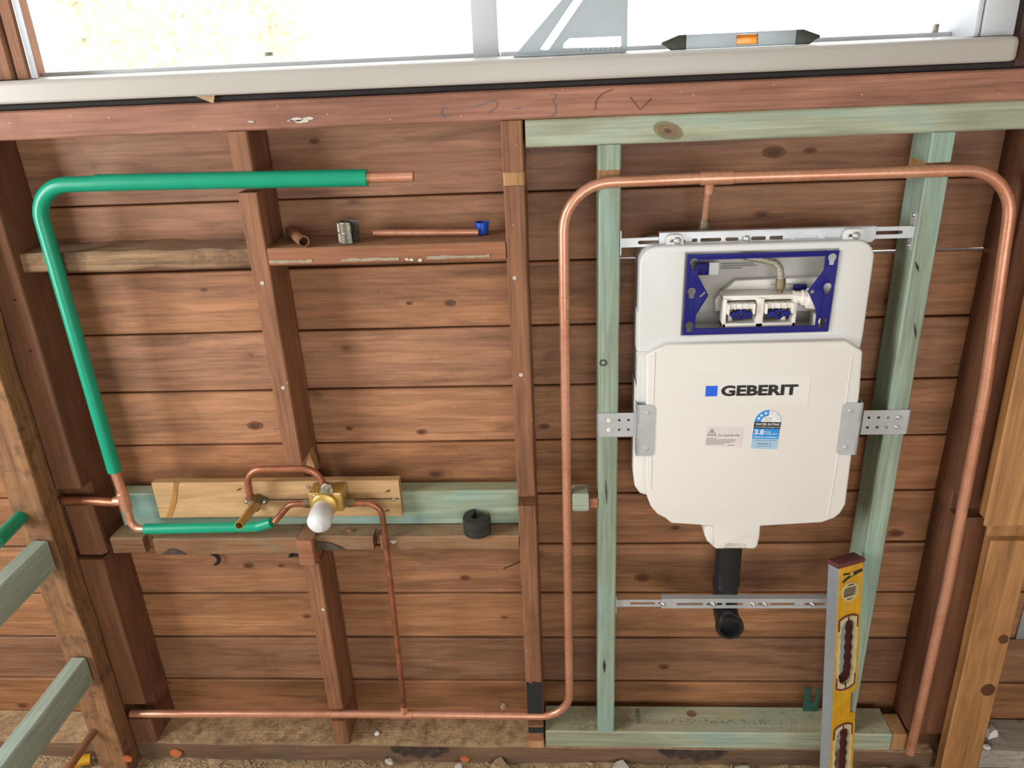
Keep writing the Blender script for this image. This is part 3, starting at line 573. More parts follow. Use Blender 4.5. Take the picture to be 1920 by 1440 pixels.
# ------------------------------------------------------------------ copper pipes
R1, R2 = 0.0086, 0.0095
mp = thing('copper_pipe_run', 'bright copper pipe looping round the cistern bay and along the wall foot', 'pipe', (0.005, 0, 0.05))
def cop(name, pts, r, fil=0.0, mat='copper', parent=mp, bore=0.0, n=18):
    bm = B(); tube(bm, pts, r, fil, n, bore); return put(name, bm, mat, parent, angle=40)
cop('lower_pipe', [(-0.975, 0.003, 0.0835), (-0.37, 0.003, 0.089), (0.0035, 0.003, 0.087), (0.0065, 0.0, 1.029)], R1, {2: 0.062})
cop('upper_pipe', [(0.0065, 0.0, 1.03), (0.008, 0.0, 1.2125), (0.232, 0.0, 1.2145)], R1 + 0.0004, {1: 0.075})
bm = B(); lathe(bm, [(R1 + .0001, -.02), (R1 + .0009, -.02), (R1 + .0009, 0.0), (R1 + .0018, .001), (R1 + .0018, .003), (R1 + .0002, .003)], (0.0065, 0, 1.027), (0, 0, 1)); put('joint', bm, 'copper', mp)
cop('supply_pipe', [(0.23, 0.0, 1.2145), (0.6955, -0.006, 1.2135), (0.716, -0.0125, 0.85), (0.7245, -0.0125, 0.44), (0.7215, -0.0125, 0.008)], R2, {1: 0.078, 2: .5}, bore=0.03)
bm = B(); lathe(bm, [(R2, 0), (R2 + .0016, 0), (R2 + .0016, .05), (R2, .05)], (0.223, 0.0, 1.2144), (1, 0, 0)); lathe(bm, [(.0072, 0), (.0072, .016), (.006, .016)], (0.238, 0.003, 1.206), (0, .25, -1)); put('tee', bm, 'copper', mp)
cop('branch_pipe', [(0.238, 0.004, 1.203), (0.2385, 0.022, 1.172), (0.2395, 0.036, 1.14)], 0.0058, {1: 0.03}, n=14)
bm = B(); lathe(bm, [(.008, 0), (.009, .004), (.009, .014), (.0105, .015), (.0105, .03), (.012, .032), (.012, .05)], (0.2395, 0.036, 1.142), (0, 0, -1), 12); put('brass_union', bm, 'brassdark', mp)
bm = B(); lathe(bm, [(R1, 0), (R1 + .0014, 0), (R1 + .0014, .048), (R1, .048)], (-0.386, 0.003, 0.0885), (1, 0, 0)); lathe(bm, [(.0078, 0), (.0078, .02), (.0062, .02)], (-0.3545, 0.002, 0.0925), (0, 0, 1)); put('tee', bm, 'copper', mp)

# shower mixer with its pipes
mx_ = thing('shower_mixer', 'brass shower mixer with white cap, brass spout elbow and tarnished copper pipes', 'mixer', (-0.45, 0.0, 0.62))
cop('riser_pipe', [(-0.405, -0.007, 0.632), (-0.3465, -0.009, 0.6325), (-0.3475, -0.009, 0.45), (-0.3545, 0.002, 0.11)], 0.0058, {1: 0.03, 2: .6}, 'copperdark', mx_, n=14)
cop('loop_pipe', [(-0.598, -0.008, 0.642), (-0.5955, -0.008, 0.7085), (-0.464, -0.008, 0.7085), (-0.448, -0.006, 0.662)], 0.0066, {1: 0.032, 2: 0.04}, 'copperdark', mx_, n=14)
cop('inlet_pipe', [(-0.482, -0.008, 0.632), (-0.523, -0.008, 0.6325), (-0.5595, -0.008, 0.592)], 0.0062, {1: 0.03}, 'copperdark', mx_, n=14)
bm = B(); box(bm, -0.48, -0.4155, -0.022, 0.02, 0.622, 0.664, 0.004); lathe(bm, [(.024, 0), (.024, .012), (.021, .014)], (-0.448, -.02, .642), (0, -1, 0)); put('mixer_body', bm, 'brass', mx_)
for pr, o_, d_ in (([(.0095, 0), (.0095, .012), (.0085, .013), (.0085, .02)], (-0.416, -.005, .632), (1, 0, 0)), ([(.0095, 0), (.0095, .012), (.0085, .013), (.0085, .018)], (-0.479, -.006, .632), (-1, 0, 0)), ([(.0085, 0), (.0085, .012)], (-0.449, -.006, .662), (0, 0, 1))):
    bm = B(); lathe(bm, pr, o_, d_, 6); put('union_nut', bm, 'brassdark', mx_)
bm = B(); lathe(bm, [(.0185, 0), (.0205, .004), (.0205, .024), (.0222, .026), (.0222, .05), (.0205, .055), (.012, .0635), (.0105, .0645), (0, .0645)], (-0.451, -.0165, .6365), (0, -1, -.2), 28); put('protective_cap', bm, 'frost', mx_, angle=50)
for c in ((-0.4667, -0.02, 0.6574), (-0.4196, -0.02, 0.6592)): screw(mx_, c[0], -.022, c[2], .0035)
bm = B()
r = bmesh.ops.create_icosphere(bm, subdivisions=3, radius=1.0)
for v in bm.verts:
    d = 1 + .35 * noise.noise(v.co * 2.2 + Vector((3, 1, 2)))
    v.co = Vector((-0.443 + v.co.x * .0125 * d, -.02 + v.co.y * .007 * d, 0.6655 + v.co.z * .017 * d))
put('film_wrap', bm, 'plasticbag', mx_, angle=20)
bm = B(); lathe(bm, [(.011, 0), (.0125, .006), (.0105, .014), (.0088, .02)], (-0.5945, .018, .628), (0, -1, .1), 16)
lathe(bm, [(.0095, 0), (.009, .016), (.0075, .02)], (-0.598, -.003, .628), (0, 0, 1), 12)
for c in ((-0.6153, 0.012, 0.6274), (-0.5806, 0.012, 0.6259), (-0.6005, 0.012, 0.6091)):
    lathe(bm, [(.0062, 0), (.0062, .006), (.005, .007)], (c[0], .016, c[2]), (0, -1, 0), 12); tube(bm, [(c[0], .013, c[2]), (-0.5945, .011, .628)], .0045, n=8)
put('elbow', bm, 'brassdark', mx_)
for c in ((-0.6153, 0.012, 0.6274), (-0.5806, 0.012, 0.6259), (-0.6005, 0.012, 0.6091)): screw(mx_, c[0], .009, c[2], .004)
bm = B(); tube(bm, [(-0.5942, .008, .6255), (-0.5936, -.0838, .6335)], [.0088, .0078], n=18, bore=.03); put('spout', bm, 'brass', mx_)

# insulated pipe on the left
ip = thing('insulated_copper_pipe', 'copper pipe in glossy green sleeving, running up and across the left bays', 'pipe', (-0.86, 0, 0.6))
RS = 0.0128
cop('green_sleeve', [(-0.856, 0.0, 0.7035), (-0.8625, 0.0, 1.2395), (-0.745, 0.0, 1.2395)], RS, {1: 0.062}, 'sleeve', ip)
cop('green_sleeve', [(-0.752, 0.0, 1.2405), (-0.305, 0.0, 1.2335)], RS + .0008, 0, 'sleeve', ip)
cop('copper_end', [(-0.33, 0.0, 1.2338), (-0.2305, 0.0, 1.2332)], 0.0088, 0, 'copper', ip, bore=.03)
cop('copper_drop', [(-0.8565, 0.0, 0.72), (-0.8525, 0.0, 0.655)], 0.0088, 0, 'copper', ip)
bm = B(); lathe(bm, [(.0095, 0), (.0112, .002), (.0112, .036), (.0098, .04)], (-0.8535, 0.0, .657), (.03, 0, -1), 18); lathe(bm, [(.009, 0), (.0092, .016), (.0085, .018)], (-0.856, 0, .637), (-1, 0, 0), 16); put('tee', bm, 'copper', ip)
cop('inlet_stub', [(-0.87, 0.0, 0.6335), (-0.93, 0.012, 0.631), (-1.02, 0.014, 0.6305)], 0.0086, 0, 'copperdark', ip)
cop('copper_bend', [(-0.852, 0.0, 0.625), (-0.850, -0.003, 0.576), (-0.815, -0.008, 0.5775)], 0.0074, {1: 0.028}, 'copper', ip)
cop('green_sleeve', [(-0.822, -0.008, 0.5775), (-0.595, -0.008, 0.5815), (-0.566, -0.008, 0.5905)], 0.0105, {1: 0.03}, 'sleeve', ip)
# pipes at the far left edge
gpipe = thing('insulated_pipe_stub', 'short green-sleeved pipe jutting out beside the left post', 'pipe', (-1.03, -0.1, 0.64))
cop('green_sleeve', [(-1.035, -0.02, 0.6335), (-1.02, -0.14, 0.637)], 0.0135, 0, 'sleeve', gpipe); cop('copper_end', [(-1.021, -0.13, 0.637), (-1.0185, -0.15, 0.6372)], 0.0095, 0, 'copperdull', gpipe, bore=.01)
cp = tag(cop('copper_tail', [(-1.03, -0.04, 0.0865), (-1.03, -0.28, 0.089)], 0.0085, 0, 'copperdull', None, bore=.02), 'dull copper pipe pointing out beside the left post foot', 'pipe')

# ------------------------------------------------------------------ concealed cistern
YF = -0.025
ci = thing('concealed_cistern', 'white plastic in-wall toilet cistern with blue frame and printed cover', 'cistern', (0.315, 0.02, 0.57))
bm = B()
fo = [(0.2055, -0.013, 1.0968), (0.4447, -0.013, 1.0967), (0.4421, -0.013, 0.9604), (0.2038, -0.013, 0.9591)]
fx0, fx1, fz0, fz1 = (fo[0][0] + fo[3][0]) / 2, (fo[1][0] + fo[2][0]) / 2, (fo[2][2] + fo[3][2]) / 2, (fo[0][2] + fo[1][2]) / 2
TZ = 1.111
tq = 0.0015
tank = arc(0.502 - .03, TZ - .03, .03, 0, 90, 8) + arc(0.13 + .03, TZ - .03, .03, 90, 180, 8) + [(0.13, 0.93), (0.13, 0.76), (0.50, 0.76), (0.50, 0.92), (0.502, 0.95)]
poly(bm, tank, [[(fo[3][0] - tq, fo[3][2] - tq), (fo[2][0] + tq, fo[2][2] - tq), (fo[1][0] + tq, fo[1][2] + tq), (fo[0][0] - tq, fo[0][2] + tq)]], -0.012, 0.075, 0.004, res=3)
put('tank_shell', bm, 'tank', ci, angle=45)
bm = B(); box(bm, fx0 - .02, fx1 + .02, 0.05, 0.056, fz0 - .02, fz1 + .02); put('cavity_back', bm, 'inner', ci)
bm = B(); box(bm, 0.128, 0.1345, -0.006, 0.06, 0.93, 1.0, .002); box(bm, 0.1275, 0.15, -0.0145, -.006, 0.925, 0.93, .001); put('side_rib', bm, 'tank', ci)
# front frame around the opening: outline in the plane of its face
inner = [(0.2236, -0.014, 1.0874)[::2], (0.424, -0.014, 1.0879)[::2], (0.4239, -0.014, 1.0646)[::2], (0.4023, -0.014, 1.0307)[::2], (0.4197, -0.014, 0.9965)[::2], (0.4204, -0.014, 0.9711)[::2], (0.2239, -0.014, 0.9705)[::2], (0.2241, -0.014, 0.9939)[::2], (0.2427, -0.014, 1.0277)[::2], (0.2242, -0.014, 1.0616)[::2]]
def keyhole(c, s=1): return arc(c[0], c[1], .0068 * s, -50, 230, 12) + [(c[0] - .0035 * s, c[1] - .0125 * s), (c[0] + .0035 * s, c[1] - .0125 * s)]
holes = [inner] + [keyhole(c) for c in ((0.2169, -0.014, 1.084)[::2], (0.2152, -0.014, 1.0348)[::2], (0.2142, -0.014, 0.9762)[::2], (0.4349, -0.014, 1.0855)[::2], (0.433, -0.014, 1.0367)[::2], (0.431, -0.014, 0.9784)[::2])]
sl = (0.233, -0.014, 1.0294)[::2]; holes.append([(sl[0] - .006, sl[1] - .004), (sl[0] - .002, sl[1] - .005), (sl[0] + .006, sl[1] + .003), (sl[0] + .003, sl[1] + .005)])
sl = (0.4096, -0.014, 1.0292)[::2]; holes.append(circ(sl[0], sl[1], .0035, 10))
bm = B(); poly(bm, [(p[0], p[2]) for p in (fo[3], fo[2], fo[1], fo[0])], holes, -0.0155, -0.0125, 0.0005, res=1); put('access_frame', bm, 'blue', ci)
for c in ((0.2097, -0.014, 1.0071), (0.2194, -0.014, 1.0068), (0.4264, -0.014, 1.0079), (0.4399, -0.014, 1.0094)):
    bm = B(); box(bm, c[0] - .0005, c[0] + .0005, -0.0162, -.0155, c[2] - .014, c[2] + .014); put('frame_rib', bm, 'blue', ci)
# inside the opening
YI = 0.03
bm = B(); poly(bm, [(0.2655, 0.04, 0.9836)[::2], (0.2642, 0.04, 1.0047)[::2], (0.2962, 0.04, 1.0368)[::2], (0.4351, 0.04, 1.0385)[::2], (0.4416, 0.04, 0.9791)[::2]], (), 0.036, 0.05, 0.001); put('inner_tray', bm, 'white', ci)
bm = B(); c0, c1 = (0.3545, 0.034, 1.0239), (0.4168, 0.034, 1.0278); box(bm, c0[0], c1[0], 0.03, 0.036, c0[2] - .006, c0[2] + .006, .002); put('lever_slot', bm, 'inner', ci)
bm = B(); c0, c1 = (0.3911, 0.026, 1.0252), (0.412, 0.026, 1.0265); box(bm, c0[0], c1[0], 0.022, 0.03, c0[2] - .005, c0[2] + .005, .002); put('blue_tab', bm, 'blue', ci)
act = B()
X0, X1, ZT, ZB = 0.2715, 0.3897, 1.0218, 0.9676
ax0, ax1, amid = 0.2699, 0.3905, 0.3308
box(act, ax0, ax1 + .002, -0.002, 0.03, ZT - .008, ZT, .001)
box(act, ax0, ax1, -0.006, 0.02, ZB, ZB + .007, .001)
for x in (ax0, amid - .006, ax1 - .006): box(act, x, x + (.012 if x == amid - .006 else .006), -0.006, 0.02, ZB, ZT - .004, .001)
for x in (ax0 + .012, ax1 - .02): box(act, x, x + .007, 0.008, 0.024, ZB, ZT - .02, .001)
for a, b_ in ((ax0 + .009, amid - .012), (amid + .010, ax1 - .009)):
    box(act, a, b_, -0.008, 0.012, ZT - .022, ZT - .012, .002); box(act, a - .003, a + .001, -.012, .01, ZT - .03, ZT - .012, .001); box(act, b_ - .001, b_ + .003, -.012, .01, ZT - .03, ZT - .012, .001)
    for k in range(3): box(act, a + (b_ - a) * (k + 1) / 4 - .0006, a + (b_ - a) * (k + 1) / 4 + .0006, -.009, .0, ZT - .022, ZT - .012)
put('actuator_housing', act, 'white', ci)
for k, (a, b_) in enumerate(((ax0 + .010, amid - .011), (amid + .010, ax1 - .009))):
    bm = B(); zc = ZT - .031; cx = (a + b_) / 2
    poly(bm, arc(b_ - .006, zc, .0045, -90, 90, 6) + [(cx + .012, zc + .005)] + arc(cx, zc, .0085, 30, 150, 6) + [(cx - .012, zc + .005)] + arc(a + .006, zc, .0045, 90, 270, 6) + [(cx - .012, zc - .005)] + arc(cx, zc, .0085, 210, 330, 6) + [(cx + .012, zc - .005)], [circ(cx, zc, .0038, 10)], -0.010, -0.003, 0.0008)
    put('flush_lever', bm, 'blue', ci)
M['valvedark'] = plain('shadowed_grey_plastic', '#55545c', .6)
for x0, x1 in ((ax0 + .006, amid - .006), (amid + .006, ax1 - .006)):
    bm = B(); box(bm, x0, x1, 0.02, 0.0205, ZB + .005, ZT - .03); put('opening_shade_panel', bm, 'valvedark', ci)  # dark panel added behind the openings, their shade put into its colour
for x0, x1 in ((ax0 + .02, amid - .008), (amid + .006, amid + .013)):
    bm = B(); box(bm, x0, x1, 0.024, 0.034, ZB + .006, ZT - .036, .001); put('valve_block', bm, 'blue', ci)
bm = B(); h0, h1, h2 = (0.3362, 0.02, 1.0758), (0.3615, 0.015, 1.0692), (0.365, 0.012, 1.041)
tube(bm, [(h0[0] - .03, .03, h0[2] + .004), h0, h1, h2], .0062, {1: .03, 2: .026}, 14); put('braided_hose', bm, 'hose', ci)
bm = B(); lathe(bm, [(.0075, 0), (.0082, .004), (.0082, .016), (.006, .018), (.0052, .019), (.0052, .034)], (h2[0], h2[1], h2[2] + .004), (0, 0, -1), 14); put('hose_ferrule', bm, 'brassdark', ci)
bm = B(); c = (0.406, 0.0, 1.0133); lathe(bm, [(.010, -.018), (.011, -.006), (.0135, -.004), (.0135, .004), (.0175, .005), (.0175, .02), (.013, .022)], (c[0] - .004, c[1] + .004, c[2]), (1, 0, -.15), 10); put('fill_valve_nut', bm, 'white', ci)
bm = B(); c = (0.4236, 0.02, 0.9671); box(bm, c[0], c[0] + .01, .0, .03, c[2] - .01, c[2] + .018, .002); put('corner_post', bm, 'white', ci)
bm = B(); c = (0.2407, 0.03, 1.0578); box(bm, c[0] - .012, c[0] + .009, .028, .04, c[2] - .008, c[2] + .012, .001); put('blue_clip', bm, 'blue', ci)
bm = B(); box(bm, c[0] + .009, c[0] + .025, .03, .033, c[2] - .008, c[2] + .013, .0005); put('tag_label', bm, 'ratewhite', ci)
bm = B()
for k in range(3):
    c = (0.2729, 0.048, 1.0641); box(bm, c[0], c[0] + (.055, .06, .035)[k], .0488, .0495, c[2] - .004 * k - .002, c[2] - .004 * k)
put('print_line', bm, 'greyink', ci)
# cover panel
cov = [(0.1761, -0.02, 0.946)[::2], (0.4695, -0.02, 0.9464)[::2], (0.4976, -0.02, 0.9292)[::2], (0.4998, -0.02, 0.9254)[::2], (0.5045, -0.02, 0.8554)[::2], (0.5064, -0.02, 0.7416)[::2], (0.5081, -0.02, 0.6302)[::2], (0.501, -0.02, 0.611)[::2], (0.4907, -0.02, 0.6008)[::2], (0.4698, -0.02, 0.5917)[::2], (0.3606, -0.02, 0.5851)[::2],
       (0.3613, -0.02, 0.5646)[::2], (0.3588, -0.02, 0.541)[::2], (0.3539, -0.02, 0.535)[::2], (0.3407, -0.02, 0.5351)[::2], (0.335, -0.02, 0.5459)[::2], (0.3039, -0.02, 0.5461)[::2], (0.2977, -0.02, 0.5354)[::2], (0.2829, -0.02, 0.5354)[::2], (0.2786, -0.02, 0.5403)[::2], (0.2759, -0.02, 0.5864)[::2],
       (0.1974, -0.02, 0.5928)[::2], (0.1892, -0.02, 0.6011)[::2], (0.1852, -0.02, 0.6046)[::2], (0.1712, -0.02, 0.6128)[::2], (0.1591, -0.02, 0.629)[::2], (0.1517, -0.02, 0.6496)[::2], (0.1481, -0.02, 0.6778)[::2], (0.1436, -0.02, 0.9295)[::2]]
bm = B(); poly(bm, cov, (), YF, 0.03, 0.004, res=3); o_cov = put('cover_panel', bm, 'foam', ci, angle=45)
for pts in ([(0.1572, -0.0252, 0.934), (0.1567, -0.0252, 0.7939), (0.1575, -0.0252, 0.6663)], [(0.4828, -0.0252, 0.923), (0.4832, -0.0252, 0.7678), (0.4789, -0.0252, 0.6065)]):
    bm = B(); tube(bm, pts, .0012, n=8)
    for v in bm.verts: v.co.y = -0.0252 + (v.co.y + .0252) * .6
    put('crease', bm, 'foam', o_cov)
rim = [(0.1279, 0.0, 0.8692)[::2], (0.1396, 0.0, 0.8424)[::2], (0.174, 0.0, 0.8417)[::2], (0.4497, 0.0, 0.8365)[::2], (0.4987, 0.0, 0.8356)[::2], (0.5145, 0.0, 0.6393)[::2], (0.1561, 0.0, 0.6385)[::2], (0.1402, 0.0, 0.6445)[::2], (0.131, 0.0, 0.6594)[::2], (0.1275, 0.0, 0.6889)[::2]]
bm = B(); poly(bm, rim, (), -0.004, 0.06, 0.006, res=3); put('cover_rim', bm, 'foam', ci, angle=45)
bm = B(); poly(bm, [(0.2617, 0.0, 0.578)[::2], (0.263, 0.0, 0.5554)[::2], (0.2682, 0.0, 0.5421)[::2], (0.2852, 0.0, 0.5251)[::2], (0.3453, 0.0, 0.5247)[::2], (0.3569, 0.0, 0.5295)[::2], (0.3614, 0.0, 0.5475)[::2], (0.361, 0.0, 0.5772)[::2]], (), -0.01, 0.06, 0.005, res=3); put('outlet_block', bm, 'foam', ci, angle=45)
for px in ((0.1729, 0.201, 1.1269), (0.4525, 0.4849, 1.1277)):
    bm = B(); x0, x1, z1 = px; sc_ = ((x0 + x1) / 2 + .003, 1.117)
    poly(bm, [(x0, TZ - .012), (x1, TZ - .012)] + arc(x1 - .008, z1 - .008, .008, 0, 90, 5) + arc(x0 + .008, z1 - .008, .008, 90, 180, 5), [[(sc_[0] - .011, sc_[1] - .0022), (sc_[0] + .003, sc_[1] - .0022), (sc_[0] + .003, sc_[1] + .0022), (sc_[0] - .011, sc_[1] + .0022)]], -0.0025, 0.0045, 0.0008, res=1)
    tb = put('mounting_tab', bm, 'tank', ci); screw(tb, sc_[0], -.0025, sc_[1], .0065)
# stickers on the cover: brand print, warning, water rating
sp = [(0.2249, -0.0252, 0.8918)[::2], (0.4197, -0.0252, 0.8873)[::2], (0.4194, -0.0252, 0.8313)[::2], (0.2269, -0.0252, 0.8328)[::2]]
bm = B(); poly(bm, sp, (), YF - .0005, YF + .001); sk = put('brand_sticker', bm, 'sticker', ci)
lz0, lz1 = 0.8506, 0.8701
bm = B(); box(bm, 0.2453, 0.2652, YF - .0009, YF - .0003, lz0, lz1); put('print_square', bm, 'logo', sk)
bm = B(); text(bm, 'GEBERIT', 0.2715, 0.4004, lz0 - .0003, lz1 + .0003, YF - .0004, .0005, 0.042); put('print_letters', bm, 'ink', sk)
wk = [(0.251, -0.0252, 0.7923)[::2], (0.3135, -0.0252, 0.7902)[::2], (0.3126, -0.0252, 0.7515)[::2], (0.2503, -0.0252, 0.7545)[::2]]
bm = B(); poly(bm, wk, (), YF - .0005, YF + .001); sw_ = put('warning_sticker', bm, 'stickerpink', ci)
a, b_, c = (0.2608, -0.0255, 0.7887), (0.2686, -0.0255, 0.7744), (0.2533, -0.0255, 0.7752)
cen = ((a[0] + b_[0] + c[0]) / 3, (a[2] + b_[2] + c[2]) / 3)
bm = B(); tri = [(p[0], p[2]) for p in (a, b_, c)]; poly(bm, tri, [[(cen[0] + (p[0] - cen[0]) * .82, cen[1] + (p[1] - cen[1]) * .82) for p in tri]], YF - .0008, YF - .0004)
box(bm, cen[0] - .0006, cen[0] + .0006, YF - .0008, YF - .0004, cen[1] - .001, cen[1] + .0045); box(bm, cen[0] - .0006, cen[0] + .0006, YF - .0008, YF - .0004, cen[1] - .0033, cen[1] - .002); put('print_triangle', bm, 'ink', sw_)
bm = B(); text(bm, 'For Australia only', 0.2723, 0.3087, 0.7715, 0.7778, YF - .0004, .0004, 0.004); put('print_letters', bm, 'greyink', sw_)
bm = B()
for k, (xa, xb) in enumerate(((0, .018), (0, .051), (0, .051), (0, .044), (0, .031), (.038, .05))):
    zz = 0.7691 - .0028 * k; box(bm, wk[3][0] + .0008 + xa, wk[3][0] + .0008 + xb, YF - .0008, YF - .0004, zz - .0005, zz + .0005)
put('print_line', bm, 'greyink', sw_)
q00, q10, q11, q01 = Vector((0.3294, -0.0252, 0.7484)), Vector((0.3745, -0.0252, 0.7464)), Vector((0.3777, -0.0252, 0.799)), Vector((0.3323, -0.0252, 0.8008))
def lab(u, d, v): # u across, v up the sticker, d forward in metres
    p = (q00 * (1 - u) + q10 * u) * (1 - v) + (q01 * (1 - u) + q11 * u) * v
    return Vector((p.x, YF - d, p.z))
def lpoly(bm, pts, d0, d1): poly(bm, pts, (), 0, 1, fn=lambda x, y, z: lab(x, d0 + (d1 - d0) * y, z))
def lrect(u0, u1, v0, v1): return [(u0, v0), (u1, v0), (u1, v1), (u0, v1)]
arch = [(.5 + .5 * math.cos(PI * k / 20), 1 + .44 * math.sin(PI * k / 20)) for k in range(21)]
bm = B(); lpoly(bm, [(0, 0), (1, 0)] + arch, -.001, .0005); rk = put('water_rating_sticker', bm, 'ratewhite', ci)
bm = B(); lpoly(bm, lrect(0, 1, 0, .375), .0004, .0008); put('print_panel', bm, 'ratelight', rk)
bm = B(); lpoly(bm, lrect(0, 1, .375, .755), .0004, .0008); lpoly(bm, [(.5 + .5 * math.cos(PI * k / 20), 1 + .44 * math.sin(PI * k / 20)) for k in range(10, 21)] + [(.5 + .26 * math.cos(PI * k / 20), 1 + .22 * math.sin(PI * k / 20)) for k in range(20, 9, -1)], .0004, .0008); put('print_panel', bm, 'rate', rk)
bm = B(); lpoly(bm, lrect(0, 1, .755, 1.0), .0004, .0009); put('print_panel', bm, 'ink', rk)
bm = B()
LT = lambda x, y, z: lab(x, .0009 - y, z)
text(bm, 'WATER RATING', .05, .95, .875, .96, 0, .0003, .01, LT); text(bm, 'www.waterrating.gov.au', .04, .96, .785, .835, 0, .0003, 0, LT)
text(bm, '3.8', .06, .42, .53, .72, 0, .0003, .03, LT); text(bm, 'litres', .46, .66, .61, .68, 0, .0003, 0, LT); text(bm, 'average flush', .46, .93, .525, .60, 0, .0003, 0, LT)
lpoly(bm, lrect(.04, .46, .43, .455), .0008, .0011); lpoly(bm, lrect(.5, .95, .43, .455), .0008, .0011)
for ca in (22, 45, 72):
    cx, cz = .5 - .385 * math.cos(math.radians(ca)), 1 + .335 * math.sin(math.radians(ca)); lpoly(bm, [(cx + (.075 if k % 2 == 0 else .03) * math.sin(k * PI / 5), cz + (.07 if k % 2 == 0 else .028) * math.cos(k * PI / 5)) for k in range(10)], .0008, .0011)
put('print_letters', bm, 'ratewhite', rk)
bm = B(); text(bm, 'Licence No. 1/', .22, .75, .165, .235, 0, .0003, .01, LT)
lpoly(bm, lrect(.08, .93, .305, .325), .0008, .0011); lpoly(bm, lrect(.2, .8, .095, .11), .0008, .0011)
for k in range(3): lpoly(bm, lrect(.36, .66, 1.05 + .05 * k, 1.063 + .05 * k), .0004, .0007)
put('print_line', bm, 'greyink', rk)
bm = B(); arc_o = [(.5 + .5 * math.cos(PI * k / 20), 1 + .44 * math.sin(PI * k / 20)) for k in range(0, 11)]; lpoly(bm, arc_o + [(.5 + .475 * math.cos(PI * k / 20), 1 + .415 * math.sin(PI * k / 20)) for k in range(10, -1, -1)], .0004, .0007)
for ca in (108, 135, 158):
    cx, cz = .5 - .385 * math.cos(math.radians(ca)), 1 + .335 * math.sin(math.radians(ca)); s5 = [((.075 if k % 2 == 0 else .03) * math.sin(k * PI / 5), (.07 if k % 2 == 0 else .028) * math.cos(k * PI / 5)) for k in range(10)]
    poly(bm, [(cx + p[0], cz + p[1]) for p in s5], [[(cx + p[0] * .72, cz + p[1] * .72) for p in s5]], 0, 1, fn=lambda x, y, z: lab(x, .0004 + .0003 * y, z))
M['paleprint'] = plain('print_pale_grey', '#bcbac6', .5); put('print_outline', bm, 'paleprint', rk)

# flush pipe
fp = thing('flush_pipe', 'black plastic flush pipe elbow hanging below the cistern', 'pipe', (0.322, 0.04, 0.35))
bm = B(); tube(bm, [(0.3215, 0.04, 0.585), (0.3225, 0.042, 0.405)], .0255, n=28); put('straight_pipe', bm, 'black', fp)
bm = B(); tube(bm, [(0.3225, 0.042, 0.415), (0.3225, 0.042, 0.345), (0.3215, -0.022, 0.3475)], .0245, {1: .03}, 28, bore=.05); put('elbow', bm, 'black', fp)
bm = B(); lathe(bm, [(.0255, .012), (.0272, .010), (.0272, .0), (.0255, -.003), (.0195, -.003), (.0195, .02), (.0235, .02)], (0.3215, -0.022, 0.3475), (0, 1, 0), 32); put('end_lip', bm, 'black', fp)
bm = B(); lathe(bm, [(.0256, 0), (.0268, .001), (.0268, .012), (.0256, .013)], (0.3225, 0.042, 0.405), (0, 0, 1), 28); put('joint_ring', bm, 'black', fp)

# slotted steel rails
def slot(x0, x1, z, h=.0026): return arc(x1 - h, z, h, -90, 90, 5) + arc(x0 + h, z, h, 90, 270, 5)
ur = thing('slotted_rail', 'slotted steel rail holding the top of the cistern between green studs', 'rail', (0.33, 0.01, 1.105))
RX0, RX1 = 0.0995, 0.5660
bm = B(); poly(bm, [(RX0, 1.106), (0.30, 1.107), (0.30, 1.123), (RX0, 1.121)], [slot(0.128, 0.205, 1.1135, .003), slot(.215, .29, 1.1145, .003)], 0.0075, 0.009); box(bm, RX0 - .0005, RX0 + .001, 0.0, 0.03, 1.095, 1.135); put('rail_end', bm, 'zinc', ur)
bm = B(); poly(bm, [(0.162, 1.104), (0.50, 1.104), (0.505, 1.109), (0.505, 1.122), (0.50, 1.127), (0.162, 1.1275)], [slot(x, y, 1.1155, .0032) for x, y in ((.196, .224), (.228, .262), (.268, .30), (.309, .333), (.338, .372), (.378, .415), (.425, .452))], 0.0045, 0.006); box(bm, 0.162, 0.505, .0045, .016, 1.1275, 1.129); put('rail_body', bm, 'zinc', ur)
bm = B(); poly(bm, [(.36, 1.1085), (RX1, 1.1085), (RX1, 1.1265), (.555, 1.1275), (.36, 1.1285)], [slot(.505, .548, 1.118, .003)], 0.0065, 0.008); box(bm, RX1 - .001, RX1 + .0004, 0.008, 0.026, 1.088, 1.148); put('rail_end', bm, 'zinc', ur)
screw(ur, 0.302, .0045, 1.1155, .0058); 
for z in (1.143, 1.094): screw(ur, RX1 - .001, .017, z, .004, d=(-1, 0, 0))
lr = thing('slotted_rail', 'slotted steel rail crossing in front of the black flush pipe', 'rail', (0.33, 0.01, 0.373))
bm = B(); poly(bm, [(RX0, .3755), (.30, .3755), (.30, .3925), (RX0, .3925)], [slot(.128, .178, .384, .0028), slot(.183, .30 - .01, .384, .0028)], 0.0075, 0.009); box(bm, RX0 - .0005, RX0 + .001, 0.0, 0.03, .365, .405); put('rail_end', bm, 'zinc', lr)
bm = B(); poly(bm, [(0.19, .374), (0.545, .374), (.545, .3955), (0.19, .3955)], [slot(x, y, .3845, .003) for x, y in ((.22, .272), (.278, .31), (.315, .35), (.378, .391), (.401, .463), (.468, .51))], 0.0045, 0.006); box(bm, 0.19, 0.545, .0045, .018, .3955, .397); put('rail_body', bm, 'zinc', lr)
bm = B(); poly(bm, [(.45, .376), (RX1, .376), (RX1, .393), (.45, .393)], [slot(.47, .54, .3845, .003)], 0.0065, 0.008); box(bm, RX1 - .001, RX1 + .0004, 0.0, 0.03, .365, .405); put('rail_end', bm, 'zinc', lr)
